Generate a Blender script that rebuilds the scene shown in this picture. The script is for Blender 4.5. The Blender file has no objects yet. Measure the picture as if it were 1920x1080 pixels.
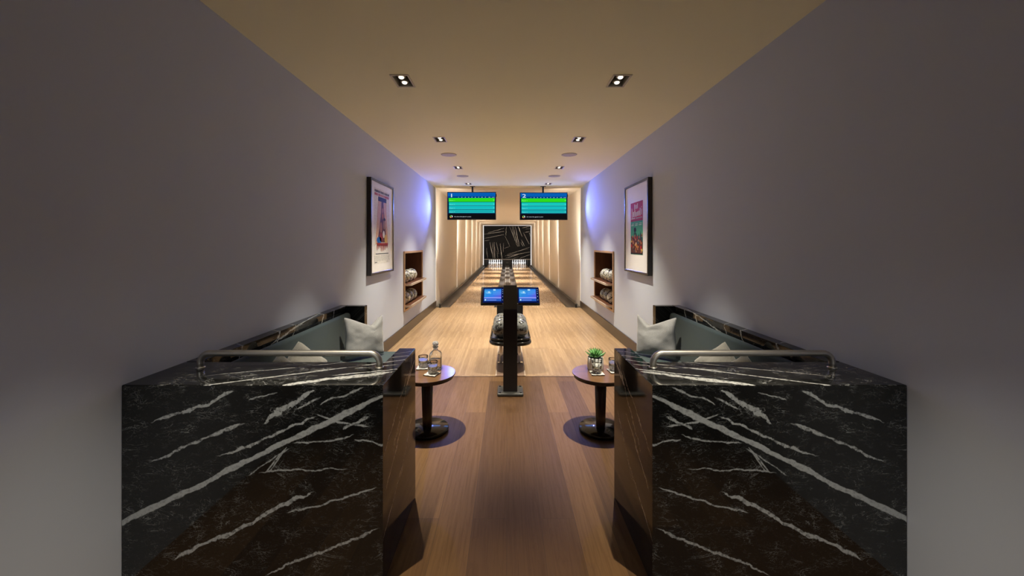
import bpy, bmesh, math, random
from mathutils import Vector, Matrix, noise as mnoise

random.seed(7)
scene = bpy.context.scene
COL = scene.collection
PI = math.pi

# ------------------------------------------------------------------ dimensions (metres)
F, CX, CY, H = 720.0, 950.2, 458.0, 1.5      # focal length in px, principal point, eye height
XC = 0.033                                   # centre line of the room
HW = 1.72                                    # half width
CEIL = 2.84
Y_APP, Y_FOUL = 4.355, 9.12                  # start of maple approach, foul line
Y_MASK = 27.2
Y_BACK = -2.6
def SX(s, u): return XC + s * u              # distance u from the room's centre line, s=-1 left, +1 right
PC = 0.0475                                  # centre line between the two marble partitions
def PX(s, u): return PC + s * u

# ------------------------------------------------------------------ colour
def lin1(c):
    c /= 255.0
    return c / 12.92 if c <= 0.04045 else ((c + 0.055) / 1.055) ** 2.4
def rgb(r, g, b): return (lin1(r), lin1(g), lin1(b), 1.0)

# ------------------------------------------------------------------ node helpers
class N:
    def __init__(self, name):
        self.m = bpy.data.materials.new(name); self.m.use_nodes = True
        self.t = self.m.node_tree; self.t.nodes.clear()
        self.out = self.t.nodes.new('ShaderNodeOutputMaterial')
    def n(self, typ, **kw):
        nd = self.t.nodes.new(typ)
        for k, v in kw.items(): setattr(nd, k, v)
        return nd
    def l(self, a, b): self.t.links.new(a, b)
    def val(self, sock, v):
        if isinstance(v, bpy.types.NodeSocket): self.l(v, sock)
        else: sock.default_value = v
    def math(self, op, a, b=None, clamp=False):
        nd = self.n('ShaderNodeMath', operation=op, use_clamp=clamp)
        self.val(nd.inputs[0], a)
        if b is not None: self.val(nd.inputs[1], b)
        return nd.outputs[0]
    def vmath(self, op, a, b=None):
        nd = self.n('ShaderNodeVectorMath', operation=op)
        self.val(nd.inputs[0], a)
        if b is not None: self.val(nd.inputs[1], b)
        return nd.outputs['Value'] if op in ('DOT_PRODUCT', 'LENGTH', 'DISTANCE') else nd.outputs['Vector']
    def noise(self, vec, scale, detail=2.0, rough=0.5, dist=0.0, out='Fac'):
        nd = self.n('ShaderNodeTexNoise')
        self.l(vec, nd.inputs['Vector'])
        nd.inputs['Scale'].default_value = scale; nd.inputs['Detail'].default_value = detail
        nd.inputs['Roughness'].default_value = rough; nd.inputs['Distortion'].default_value = dist
        return nd.outputs[out]
    def scale(self, vec, s):
        nd = self.n('ShaderNodeMapping'); self.l(vec, nd.inputs['Vector'])
        nd.inputs['Scale'].default_value = s
        return nd.outputs['Vector']
    def mix(self, fac, a, b, blend='MIX'):
        nd = self.n('ShaderNodeMix', data_type='RGBA', blend_type=blend)
        self.val(nd.inputs[0], fac); self.val(nd.inputs[6], a); self.val(nd.inputs[7], b)
        return nd.outputs[2]
    def rng(self, v, a, b, c=0.0, d=1.0, smooth=False):
        nd = self.n('ShaderNodeMapRange')
        if smooth: nd.interpolation_type = 'SMOOTHSTEP'
        self.val(nd.inputs[0], v)
        for i, q in enumerate((a, b, c, d)): self.val(nd.inputs[1 + i], q)
        return nd.outputs[0]
    def ramp(self, fac, stops):
        nd = self.n('ShaderNodeValToRGB'); self.l(fac, nd.inputs[0])
        e = nd.color_ramp.elements
        while len(e) < len(stops): e.new(0.5)
        for q, (p, c) in zip(e, stops): q.position = p; q.color = c
        return nd.outputs[0]
    def obj(self): return self.n('ShaderNodeTexCoord').outputs['Object']
    def pos(self): return self.n('ShaderNodeNewGeometry').outputs['Position']
    def bsdf(self, color, rough=0.5, spec=0.5, metal=0.0, bump=None, bump_str=0.2, bump_dist=0.01, coat=0.0, coat_rough=0.1, trans=0.0, ior=1.5, sheen=0.0):
        b = self.n('ShaderNodeBsdfPrincipled')
        self.val(b.inputs['Base Color'], color); self.val(b.inputs['Roughness'], rough)
        b.inputs['Metallic'].default_value = metal; b.inputs['Specular IOR Level'].default_value = spec
        b.inputs['Coat Weight'].default_value = coat; b.inputs['Coat Roughness'].default_value = coat_rough
        b.inputs['Transmission Weight'].default_value = trans; b.inputs['IOR'].default_value = ior
        b.inputs['Sheen Weight'].default_value = sheen
        if bump is not None:
            bp = self.n('ShaderNodeBump'); bp.inputs['Strength'].default_value = bump_str; bp.inputs['Distance'].default_value = bump_dist
            self.l(bump, bp.inputs['Height']); self.l(bp.outputs[0], b.inputs['Normal'])
        self.l(b.outputs[0], self.out.inputs[0])
        return self.m

def plain(name, c, rough=0.5, var=0.06, scale=8.0, **kw):
    """One colour with a faint procedural mottling."""
    q = N(name)
    nz = q.noise(q.obj(), scale, 3.0)
    f = q.rng(nz, 0.3, 0.7, 1.0 - var, 1.0 + var)
    col = q.mix(1.0, c, q.n('ShaderNodeCombineColor').outputs[0], 'MULTIPLY')
    mixn = col.node
    cc = mixn.inputs[7].links[0].from_node
    for i in range(3): q.l(f, cc.inputs[i])
    return q.bsdf(col, rough, **kw)

def emit(name, c, strength=1.0):
    q = N(name); e = q.n('ShaderNodeEmission')
    e.inputs[0].default_value = c; e.inputs[1].default_value = strength
    q.l(e.outputs[0], q.out.inputs[0]); return q.m

# ------------------------------------------------------------------ materials
M = {}
def wall_mat():
    q = N('wall_paint'); nz = q.noise(q.pos(), 220.0, 2.0)
    c = q.mix(q.noise(q.pos(), 0.8, 3.0), (0.56, 0.62, 0.73, 1), (0.59, 0.65, 0.76, 1))
    return q.bsdf(c, 0.75, 0.25, bump=nz, bump_str=0.05, bump_dist=0.002)
def ceil_mat():
    q = N('ceiling_paint'); nz = q.noise(q.pos(), 200.0, 2.0)
    c = q.mix(q.noise(q.pos(), 0.8, 3.0), (0.92, 0.90, 0.64, 1), (0.94, 0.92, 0.66, 1))
    return q.bsdf(c, 0.8, 0.2, bump=nz, bump_str=0.04, bump_dist=0.002)
def lane_wall_mat():
    q = N('lane_wall_paint')
    c = q.mix(q.noise(q.pos(), 0.6, 2.0), (0.76, 0.68, 0.57, 1), (0.80, 0.72, 0.61, 1))
    return q.bsdf(c, 0.7, 0.25)
def plank_mat(name, width, length, c1, c2, c3, grain, rough, coat, cr, seam=0.0012, seamc=(0.05, 0.03, 0.02, 1), grain_amt=0.5, spec=0.5):
    q = N(name); p = q.pos()
    sep = q.n('ShaderNodeSeparateXYZ'); q.l(p, sep.inputs[0])
    cmb = q.n('ShaderNodeCombineXYZ'); q.l(sep.outputs[1], cmb.inputs[0]); q.l(sep.outputs[0], cmb.inputs[1])
    br = q.n('ShaderNodeTexBrick'); q.l(cmb.outputs[0], br.inputs['Vector'])
    br.offset = 0.37; br.offset_frequency = 2; br.squash = 1.0
    br.inputs['Scale'].default_value = 1.0; br.inputs['Brick Width'].default_value = length
    br.inputs['Row Height'].default_value = width; br.inputs['Mortar Size'].default_value = seam
    br.inputs['Mortar Smooth'].default_value = 0.1; br.inputs['Bias'].default_value = 0.0
    br.inputs['Color1'].default_value = (0, 0, 0, 1); br.inputs['Color2'].default_value = (1, 1, 1, 1); br.inputs['Mortar'].default_value = (0.5, 0.5, 0.5, 1)
    sc = q.n('ShaderNodeSeparateColor'); q.l(br.outputs['Color'], sc.inputs[0])
    rnd = sc.outputs[0]
    # each board shifts its own grain
    off = q.n('ShaderNodeCombineXYZ'); q.l(q.math('MULTIPLY', rnd, 37.0), off.inputs[0]); q.l(q.math('MULTIPLY', rnd, 11.0), off.inputs[1])
    gp = q.vmath('ADD', p, off.outputs[0])
    g1 = q.noise(q.scale(gp, (grain, grain * 0.035, 1.0)), 1.0, 5.0, 0.6, 0.4)
    g2 = q.noise(q.scale(gp, (grain * 0.22, grain * 0.02, 1.0)), 1.0, 3.0, 0.5, 1.6)
    rings = q.math('PINGPONG', q.math('MULTIPLY', g2, 14.0), 1.0)
    base = q.ramp(rnd, [(0.0, c1), (0.5, c2), (1.0, c3)])
    dark = q.mix(1.0, base, (0.62, 0.55, 0.48, 1), 'MULTIPLY')
    f = q.math('MULTIPLY', q.rng(g1, 0.45, 0.75), grain_amt)
    c = q.mix(f, base, dark)
    c = q.mix(q.math('MULTIPLY', q.rng(rings, 0.75, 1.0), grain_amt * 0.45), c, dark)
    c = q.mix(br.outputs['Fac'], c, seamc)
    rr = q.rng(g1, 0.3, 0.7, rough * 0.85, rough * 1.15)
    return q.bsdf(c, rr, spec, coat=coat, coat_rough=cr)
M['wall'] = wall_mat(); M['ceil'] = ceil_mat(); M['lanewall'] = lane_wall_mat()
M['oak'] = plank_mat('oak_floor', 0.185, 2.1, (0.098, 0.051, 0.023, 1), (0.138, 0.073, 0.030, 1), (0.20, 0.110, 0.046, 1), 70, 0.42, 0.0, 0.25, 0.0010, (0.06, 0.035, 0.02, 1), 0.75, 0.3)
M['maple'] = plank_mat('maple_approach', 0.027, 1.1, (0.33, 0.215, 0.115, 1), (0.385, 0.255, 0.14, 1), (0.45, 0.31, 0.18, 1), 120, 0.38, 0.1, 0.16, 0.0007, (0.28, 0.18, 0.11, 1), 0.5)
M['lane'] = plank_mat('lane_boards', 0.027, 3.0, (0.44, 0.29, 0.165, 1), (0.49, 0.325, 0.185, 1), (0.53, 0.365, 0.215, 1), 90, 0.28, 0.32, 0.05, 0.0006, (0.28, 0.19, 0.12, 1), 0.35)
def wood_mat(name, c1, c2, scale, axis=(1, 1, 12), rough=0.35, coat=0.2):
    q = N(name); g = q.noise(q.scale(q.obj(), tuple(scale * (1.0 / a) for a in axis)), 1.0, 5.0, 0.6, 0.8)
    return q.bsdf(q.ramp(g, [(0.25, c1), (0.75, c2)]), rough, 0.5, coat=coat, coat_rough=0.15)
M['basewood'] = plain('baseboard_lacquer', (0.050, 0.036, 0.027, 1), 0.3)
M['walnut'] = wood_mat('walnut', (0.075, 0.036, 0.014, 1), (0.20, 0.105, 0.045, 1), 60, (12, 1, 1), 0.3, 0.35)
M['walnut_dark'] = wood_mat('walnut_dark', (0.028, 0.013, 0.008, 1), (0.080, 0.038, 0.020, 1), 60, (1, 1, 12), 0.32, 0.3)
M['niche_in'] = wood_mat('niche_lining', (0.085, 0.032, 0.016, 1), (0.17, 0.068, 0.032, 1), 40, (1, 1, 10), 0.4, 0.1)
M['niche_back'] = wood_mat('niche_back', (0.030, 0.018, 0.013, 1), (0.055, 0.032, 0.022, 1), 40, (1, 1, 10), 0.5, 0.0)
M['niche_frame'] = wood_mat('niche_frame_oak', (0.42, 0.25, 0.13, 1), (0.58, 0.37, 0.21, 1), 50, (1, 1, 10), 0.4, 0.1)
M['shelf_edge'] = plain('shelf_laminate', (0.62, 0.52, 0.42, 1), 0.4)
M['shelf_line'] = plain('shelf_groove', (0.10, 0.06, 0.04, 1), 0.5)
M['black_lac'] = plain('black_lacquer', (0.010, 0.009, 0.009, 1), 0.12, 0.1)
M['black_metal'] = plain('black_powder_metal', (0.010, 0.009, 0.010, 1), 0.35, 0.1)
M['charcoal_metal'] = plain('charcoal_metal', (0.022, 0.021, 0.020, 1), 0.38, 0.1)
M['grey_metal'] = plain('grey_plate', (0.055, 0.055, 0.05, 1), 0.35, 0.1)
M['steel'] = plain('brushed_steel', (0.50, 0.48, 0.44, 1), 0.42, 0.05, 30, metal=1.0)
M['chrome'] = plain('chrome', (0.75, 0.74, 0.72, 1), 0.1, 0.03, metal=1.0)
M['black_plastic'] = plain('black_plastic', (0.010, 0.010, 0.011, 1), 0.3, 0.1)
M['gutter'] = plain('gutter_grey', (0.060, 0.052, 0.050, 1), 0.32, 0.1, 2.0)
M['cap'] = plain('capping_grey', (0.085, 0.075, 0.070, 1), 0.3, 0.1, 2.0)
M['cap_edge'] = plain('capping_edge', (0.30, 0.28, 0.26, 1), 0.3)
M['ledge'] = plain('ledge_grey', (0.12, 0.105, 0.09, 1), 0.4)
M['pit'] = plain('pit_black', (0.006, 0.006, 0.007, 1), 0.6)
M['frame_black'] = plain('poster_frame_black', (0.014, 0.012, 0.012, 1), 0.25, 0.1)
M['mat_white'] = plain('poster_mat_white', (0.86, 0.87, 0.86, 1), 0.55, 0.02)
def fabric(name, c1, c2, scale, rib, sheen=0.3):
    q = N(name); p = q.obj()
    w = q.n('ShaderNodeTexWave', wave_type='BANDS', bands_direction='X'); q.l(p, w.inputs[0]); w.inputs['Scale'].default_value = rib; w.inputs['Distortion'].default_value = 0.6
    nz = q.noise(p, scale, 3.0, 0.6)
    big = q.noise(p, 9.0, 2.0)
    f = q.math('ADD', q.math('MULTIPLY', w.outputs['Fac'], 0.35), q.math('MULTIPLY', nz, 0.65))
    c = q.mix(q.rng(f, 0.3, 0.75), c1, c2)
    c = q.mix(q.rng(big, 0.35, 0.7, 0.0, 0.25), c, c1)
    return q.bsdf(c, 0.9, 0.15, bump=f, bump_str=0.35, bump_dist=0.003, sheen=sheen)
M['linen'] = fabric('linen_grey', (0.22, 0.225, 0.23, 1), (0.38, 0.39, 0.40, 1), 190.0, 75.0)
M['linen_dark'] = fabric('linen_stone', (0.22, 0.215, 0.19, 1), (0.38, 0.375, 0.35, 1), 190.0, 75.0)
def velvet():
    q = N('teal_velvet'); nz = q.noise(q.obj(), 260.0, 2.0); big = q.noise(q.obj(), 3.0, 2.0)
    c = q.mix(big, (0.028, 0.044, 0.047, 1), (0.040, 0.062, 0.066, 1))
    return q.bsdf(c, 0.85, 0.2, bump=nz, bump_str=0.15, bump_dist=0.002, sheen=0.12)
M['velvet'] = velvet()
def speaker_mat():
    q = N('speaker_grille')
    v = q.n('ShaderNodeTexVoronoi'); q.l(q.obj(), v.inputs[0]); v.inputs['Scale'].default_value = 160.0
    return q.bsdf(q.mix(q.rng(v.outputs[0], 0.2, 0.5), (0.30, 0.28, 0.26, 1), (0.50, 0.47, 0.45, 1)), 0.7, 0.2)
M['speaker'] = speaker_mat()
M['glass'] = N('clear_glass').bsdf((0.98, 0.99, 0.98, 1), 0.0, 0.5, trans=1.0, ior=1.48)
def cut_glass():
    q = N('cut_glass'); v = q.n('ShaderNodeTexVoronoi', feature='F1'); q.l(q.obj(), v.inputs[0]); v.inputs['Scale'].default_value = 95.0
    return q.bsdf((0.97, 0.98, 0.98, 1), 0.05, 0.5, trans=0.62, ior=1.52, bump=v.outputs[0], bump_str=1.0, bump_dist=0.012)
M['cutglass'] = cut_glass()
M['clearpoly'] = N('clear_polycarbonate').bsdf((0.85, 0.86, 0.86, 1), 0.15, 0.5, trans=0.6, ior=1.45)
def coaster_mat():
    q = N('coaster_pattern'); ck = q.n('ShaderNodeTexChecker'); q.l(q.obj(), ck.inputs[0]); ck.inputs['Scale'].default_value = 48.0
    ck.inputs['Color1'].default_value = (0.75, 0.73, 0.68, 1); ck.inputs['Color2'].default_value = (0.03, 0.03, 0.03, 1)
    return q.bsdf(q.mix(q.noise(q.obj(), 60.0, 2.0), ck.outputs[0], (0.72, 0.70, 0.66, 1)), 0.35)
M['coaster'] = coaster_mat()
M['pot'] = plain('white_ceramic', (0.80, 0.80, 0.80, 1), 0.55, 0.03)
M['soil'] = plain('soil', (0.03, 0.02, 0.012, 1), 0.9, 0.4, 80)
def leaf_mat():
    q = N('succulent_leaf'); c = q.mix(q.noise(q.obj(), 30.0, 2.0), (0.07, 0.22, 0.06, 1), (0.22, 0.46, 0.17, 1))
    return q.bsdf(c, 0.4, 0.4)
M['leaf'] = leaf_mat()
M['pin'] = plain('pin_white', (0.86, 0.86, 0.86, 1), 0.25, 0.02)
M['lamp'] = emit('lamp_glow', (1.0, 0.93, 0.80, 1), 1.4)
M['lamp_trim'] = plain('downlight_trim', (0.62, 0.57, 0.46, 1), 0.5)
M['lamp_can'] = plain('downlight_can', (0.20, 0.175, 0.13, 1), 0.45, 0.2)
M['led'] = emit('led_warm', (1.0, 0.86, 0.70, 1), 0.95)
M['led_white'] = emit('led_white', (1.0, 0.95, 0.90, 1), 1.1)

def ball_mat(name, dark, light, gold, seed, scale=9.0):
    q = N(name); p = q.vmath('ADD', q.obj(), (seed * 1.7, seed * 0.9, seed * 2.3))
    nz = q.noise(p, scale, 3.0, 0.55, 2.2)
    fine = q.noise(p, scale * 2.6, 3.0, 0.6, 2.5)
    f = q.math('ADD', q.math('MULTIPLY', nz, 0.7), q.math('MULTIPLY', fine, 0.3))
    c = q.ramp(f, [(0.40, dark), (0.47, light), (0.53, light), (0.56, dark), (0.60, gold), (0.68, light)])
    return q.bsdf(c, 0.12, 0.5, coat=0.5, coat_rough=0.03)
BALLS = [ball_mat('ball_swirl_a', (0.012, 0.013, 0.014, 1), (0.19, 0.20, 0.20, 1), (0.06, 0.06, 0.06, 1), 1.0, 4.2),
         ball_mat('ball_swirl_b', (0.015, 0.015, 0.016, 1), (0.25, 0.265, 0.26, 1), (0.12, 0.13, 0.13, 1), 2.0, 4.2),
         ball_mat('ball_swirl_c', (0.02, 0.025, 0.035, 1), (0.55, 0.55, 0.50, 1), (0.30, 0.26, 0.14, 1), 3.0, 5.0)]

# black marble: slabs with named veins, in the 2D coordinates (a, b) of the face they clad
def marble(name, amap, veins, seed, fine=1.0, vein_c=(0.35, 0.375, 0.375, 1), spec=0.5):
    """amap: rows giving a and b from the world position; veins: (a1, b1, a2, b2, width, wobble)"""
    q = N(name); p = q.pos()
    (ra, ca), (rb, cb) = amap
    a = q.math('ADD', q.vmath('DOT_PRODUCT', p, ra), ca); b = q.math('ADD', q.vmath('DOT_PRODUCT', p, rb), cb)
    cm = q.n('ShaderNodeCombineXYZ'); q.l(a, cm.inputs[0]); q.l(b, cm.inputs[1]); cm.inputs[2].default_value = seed
    uv = cm.outputs[0]
    n1 = q.noise(uv, 5.0, 5.0, 0.62, out='Color'); n2 = q.noise(uv, 26.0, 4.0, 0.6, out='Color')
    d1 = q.vmath('SUBTRACT', n1, (0.5, 0.5, 0.5)); d2 = q.vmath('SUBTRACT', n2, (0.5, 0.5, 0.5))
    brk = q.noise(uv, 11.0, 3.0, 0.6); brk2 = q.noise(uv, 60.0, 3.0, 0.6)
    tot = None
    for (a1, b1, a2, b2, w, wob) in veins:
        L = math.hypot(a2 - a1, b2 - b1); dx, dy = (a2 - a1) / L, (b2 - b1) / L
        s1 = q.n('ShaderNodeVectorMath', operation='SCALE'); q.l(d1, s1.inputs[0]); s1.inputs['Scale'].default_value = wob
        s2 = q.n('ShaderNodeVectorMath', operation='SCALE'); q.l(d2, s2.inputs[0]); s2.inputs['Scale'].default_value = wob * 0.28
        pp = q.vmath('SUBTRACT', q.vmath('ADD', q.vmath('ADD', uv, s1.outputs[0]), s2.outputs[0]), (a1, b1, 0))
        d = q.math('ABSOLUTE', q.vmath('DOT_PRODUCT', pp, (-dy, dx, 0)))
        t = q.math('DIVIDE', q.vmath('DOT_PRODUCT', pp, (dx, dy, 0)), L)
        ends = q.math('MULTIPLY', q.rng(t, -0.02, 0.10), q.rng(t, 1.02, 0.90))
        ww = q.math('MULTIPLY', q.math('MULTIPLY', q.rng(brk, 0.25, 0.75, 0.55, 1.35), ends), w)
        mk = q.rng(q.math('SUBTRACT', d, ww), 0.0018, -0.0018)
        mk = q.math('MULTIPLY', mk, q.rng(ends, 0.0, 0.25))
        mk = q.math('MULTIPLY', mk, q.rng(brk2, 0.30, 0.52, 0.6 if 0.011 < w < 0.013 else 0.12, 1.0))
        tot = mk if tot is None else q.math('MAXIMUM', tot, mk)
    # fine hairlines and flecks run through all of the stone
    st = q.scale(uv, (1.0, 2.3, 1.0))
    h1 = q.noise(st, 6.5, 6.0, 0.62, 1.1); h2 = q.noise(st, 15.0, 5.0, 0.6, 1.4)
    k1 = q.math('MULTIPLY', q.rng(q.math('ABSOLUTE', q.math('SUBTRACT', h1, 0.5)), 0.0065, 0.001), q.rng(brk, 0.46, 0.62))
    k2 = q.math('MULTIPLY', q.rng(q.math('ABSOLUTE', q.math('SUBTRACT', h2, 0.47)), 0.008, 0.002), q.rng(brk, 0.42, 0.62))
    fl = q.math('MULTIPLY', q.rng(q.noise(st, 85.0, 3.0, 0.7), 0.66, 0.74), 0.35)
    fn = q.math('MULTIPLY', q.math('MAXIMUM', q.math('MAXIMUM', k1, q.math('MULTIPLY', k2, 0.6)), fl), 0.55 * fine)
    tot = fn if tot is None else q.math('MAXIMUM', tot, fn)
    base = q.mix(brk, (0.0045, 0.0047, 0.0045, 1), (0.011, 0.0115, 0.011, 1))
    return q.bsdf(q.mix(tot, base, vein_c), 0.06, spec)

# ------------------------------------------------------------------ mesh helpers
class MB:
    def __init__(self): self.bm = bmesh.new()
    def add(self, tmp, mat=0, M4=None, smooth=False):
        if M4 is not None: bmesh.ops.transform(tmp, matrix=M4, verts=tmp.verts[:])
        for f in tmp.faces: f.material_index = mat; f.smooth = smooth
        me = bpy.data.meshes.new('tmp'); tmp.to_mesh(me); tmp.free()
        self.bm.from_mesh(me); bpy.data.meshes.remove(me)
        return self
    def box(self, x0, x1, y0, y1, z0, z1, bevel=0.0, seg=2, mat=0, M4=None):
        x0, x1 = min(x0, x1), max(x0, x1); y0, y1 = min(y0, y1), max(y0, y1); z0, z1 = min(z0, z1), max(z0, z1)
        t = bmesh.new()
        bmesh.ops.create_cube(t, size=1.0, matrix=Matrix.Translation(((x0 + x1) / 2, (y0 + y1) / 2, (z0 + z1) / 2)) @ Matrix.Diagonal((x1 - x0, y1 - y0, z1 - z0, 1)))
        if bevel > 0: bmesh.ops.bevel(t, geom=t.edges[:], offset=bevel, segments=seg, profile=0.5, affect='EDGES')
        return self.add(t, mat, M4, bevel > 0.008)
    def prism(self, pts, axis, lo, hi, bevel=0.0, seg=2, mat=0, smooth=False, M4=None):
        """closed 2D outline extruded along axis: 'x' uses (y, z), 'y' uses (x, z), 'z' uses (x, y)"""
        t = bmesh.new()
        def P(p, h): return {'x': (h, p[0], p[1]), 'y': (p[0], h, p[1]), 'z': (p[0], p[1], h)}[axis]
        a = [t.verts.new(P(p, lo)) for p in pts]; b = [t.verts.new(P(p, hi)) for p in pts]
        n = len(pts)
        for i in range(n): t.faces.new((a[i], a[(i + 1) % n], b[(i + 1) % n], b[i]))
        ca = t.faces.new(a[::-1]); cb = t.faces.new(b)
        bmesh.ops.recalc_face_normals(t, faces=t.faces[:])
        if bevel > 0: bmesh.ops.bevel(t, geom=list(ca.edges) + list(cb.edges), offset=bevel, segments=seg, profile=0.5, affect='EDGES')
        return self.add(t, mat, M4, smooth)
    def soft_prism(self, pts, lo, hi, r, mat=0, n=5):
        """2D outline (x, z) extruded along y with rounded ends"""
        t = bmesh.new(); xs = [p[0] for p in pts]; zs = [p[1] for p in pts]
        cx, cz = (min(xs) + max(xs)) / 2, (min(zs) + max(zs)) / 2; hx, hz = (max(xs) - min(xs)) / 2, (max(zs) - min(zs)) / 2
        secs = []
        for k in range(n + 1):
            an = PI / 2 * k / n; secs.append((lo + r - r * math.sin(an), r - r * math.cos(an)))
        secs = secs[::-1] + [(lo + hi - y, d) for y, d in secs]
        rings = [[t.verts.new((cx + (p[0] - cx) * (1 - d / hx), y, cz + (p[1] - cz) * (1 - d / hz))) for p in pts] for y, d in secs]
        m = len(pts)
        for A, B in zip(rings, rings[1:]):
            for i in range(m): t.faces.new((A[i], A[(i + 1) % m], B[(i + 1) % m], B[i]))
        t.faces.new(rings[0][::-1]); t.faces.new(rings[-1])
        bmesh.ops.recalc_face_normals(t, faces=t.faces[:])
        return self.add(t, mat, None, True)
    def lathe(self, prof, c=(0, 0, 0), seg=40, mat=0, smooth=True, shape=None, M4=None):
        """prof: (r, z) list from bottom to top; shape(angle, r, z) may change the radius"""
        t = bmesh.new(); rings = []
        for r, z in prof:
            if r < 1e-6: rings.append([t.verts.new((c[0], c[1], c[2] + z))]); continue
            ring = []
            for i in range(seg):
                an = 2 * PI * i / seg; rr = shape(an, r, z) if shape else r
                ring.append(t.verts.new((c[0] + rr * math.cos(an), c[1] + rr * math.sin(an), c[2] + z)))
            rings.append(ring)
        for A, B in zip(rings, rings[1:]):
            for i in range(seg):
                j = (i + 1) % seg
                if len(A) == 1 and len(B) == 1: continue
                if len(A) == 1: t.faces.new((A[0], B[j], B[i]))
                elif len(B) == 1: t.faces.new((A[i], A[j], B[0]))
                else: t.faces.new((A[i], A[j], B[j], B[i]))
        if len(rings[0]) > 1: t.faces.new(rings[0][::-1])
        if len(rings[-1]) > 1: t.faces.new(rings[-1])
        bmesh.ops.recalc_face_normals(t, faces=t.faces[:])
        return self.add(t, mat, M4, smooth)
    def tube(self, pts, r, seg=14, mat=0):
        t = bmesh.new(); pts = [Vector(p) for p in pts]; rings = []; n0 = None
        for i, p in enumerate(pts):
            d = (pts[min(i + 1, len(pts) - 1)] - pts[max(i - 1, 0)]).normalized()
            if n0 is None: n0 = d.orthogonal().normalized()
            n0 = (n0 - d * n0.dot(d)).normalized(); b = d.cross(n0)
            rings.append([t.verts.new(p + (n0 * math.cos(2 * PI * k / seg) + b * math.sin(2 * PI * k / seg)) * r) for k in range(seg)])
        for A, B in zip(rings, rings[1:]):
            for k in range(seg): t.faces.new((A[k], A[(k + 1) % seg], B[(k + 1) % seg], B[k]))
        t.faces.new(rings[0][::-1]); t.faces.new(rings[-1])
        bmesh.ops.recalc_face_normals(t, faces=t.faces[:])
        return self.add(t, mat, None, True)
    def poly(self, pts, mat=0, smooth=False):
        t = bmesh.new(); t.faces.new([t.verts.new(p) for p in pts])
        return self.add(t, mat, None, smooth)
    def sphere(self, c, r, mat=0, u=32, v=20):
        t = bmesh.new(); bmesh.ops.create_uvsphere(t, u_segments=u, v_segments=v, radius=r, matrix=Matrix.Translation(c))
        return self.add(t, mat, None, True)
    def build(self, name, mats, parent=None, loc=None):
        """mesh given in world coordinates; its origin goes to loc (default: the parent's base, or the world origin)"""
        o = bpy.data.objects.new(name, bpy.data.meshes.new(name))
        base = Vector((0, 0, 0))
        q = parent
        while q is not None: base += q.location; q = q.parent
        org = Vector(loc) if loc is not None else base
        bmesh.ops.translate(self.bm, vec=-org, verts=self.bm.verts[:])
        self.bm.to_mesh(o.data); self.bm.free()
        for m in (mats if isinstance(mats, (list, tuple)) else [mats]): o.data.materials.append(m)
        COL.objects.link(o)
        if parent is not None: o.parent = parent
        o.location = org - base
        return o

def tag(o, label, cat, group=None):
    o['label'] = label; o['category'] = cat
    if group: o['group'] = group
    return o
def thing(name, label, cat, loc, group=None):
    o = bpy.data.objects.new(name, None); o.empty_display_size = 0.1
    COL.objects.link(o); o.location = loc
    return tag(o, label, cat, group)
def struct(o, label=None, cat=None):
    o['kind'] = 'structure'
    if label: o['label'] = label
    if cat: o['category'] = cat
    return o

def text_tris(s, size):
    """flat outline of a line of lettering as (verts, faces), origin at its lower left"""
    cu = bpy.data.curves.new('lettering', 'FONT'); cu.body = s; cu.size = size; cu.resolution_u = 3
    ob = bpy.data.objects.new('lettering', cu); COL.objects.link(ob)
    dg = bpy.context.evaluated_depsgraph_get(); me = bpy.data.meshes.new_from_object(ob.evaluated_get(dg))
    vs = [v.co.copy() for v in me.vertices]; fs = [tuple(p.vertices) for p in me.polygons]
    bpy.data.objects.remove(ob); bpy.data.curves.remove(cu); bpy.data.meshes.remove(me)
    return vs, fs

class Face2D:
    """draws flat shapes on a panel: origin at its top left, R along its width, D down its height, O out of it"""
    def __init__(self, org, R, D, O): self.o, self.R, self.D, self.O = Vector(org), Vector(R), Vector(D), Vector(O)
    def p(self, a, b, lift=0.0): return self.o + self.R * a + self.D * b + self.O * lift
    def rect(self, mb, a0, a1, b0, b1, lift, mat=0): mb.poly([self.p(a0, b0, lift), self.p(a0, b1, lift), self.p(a1, b1, lift), self.p(a1, b0, lift)], mat)
    def poly(self, mb, pts, lift, mat=0): mb.poly([self.p(a, b, lift) for a, b in pts], mat)
    def disc(self, mb, a, b, ra, rb, lift, mat=0, n=20, t0=0.0, t1=2 * PI, hole=0.0):
        full = t1 - t0 > 6.2
        outer = [(a + ra * math.cos(t0 + (t1 - t0) * i / n), b + rb * math.sin(t0 + (t1 - t0) * i / n)) for i in range(n if full else n + 1)]
        if hole: outer += [(a + ra * hole * math.cos(t1 - (t1 - t0) * i / n), b + rb * hole * math.sin(t1 - (t1 - t0) * i / n)) for i in range(n + 1)]
        elif not full: outer.append((a, b))
        self.poly(mb, outer, lift, mat)
    def text(self, mb, s, a, b, size, lift, mat=0, fit=None):
        vs, fs = text_tris(s, size)
        w = max(v.x for v in vs); k = (fit / w) if fit else 1.0
        t = bmesh.new(); bv = [t.verts.new(self.p(a + v.x * k, b - v.y, lift)) for v in vs]
        for f in fs:
            try: t.faces.new([bv[i] for i in f])
            except ValueError: pass
        mb.add(t, mat)

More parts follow.
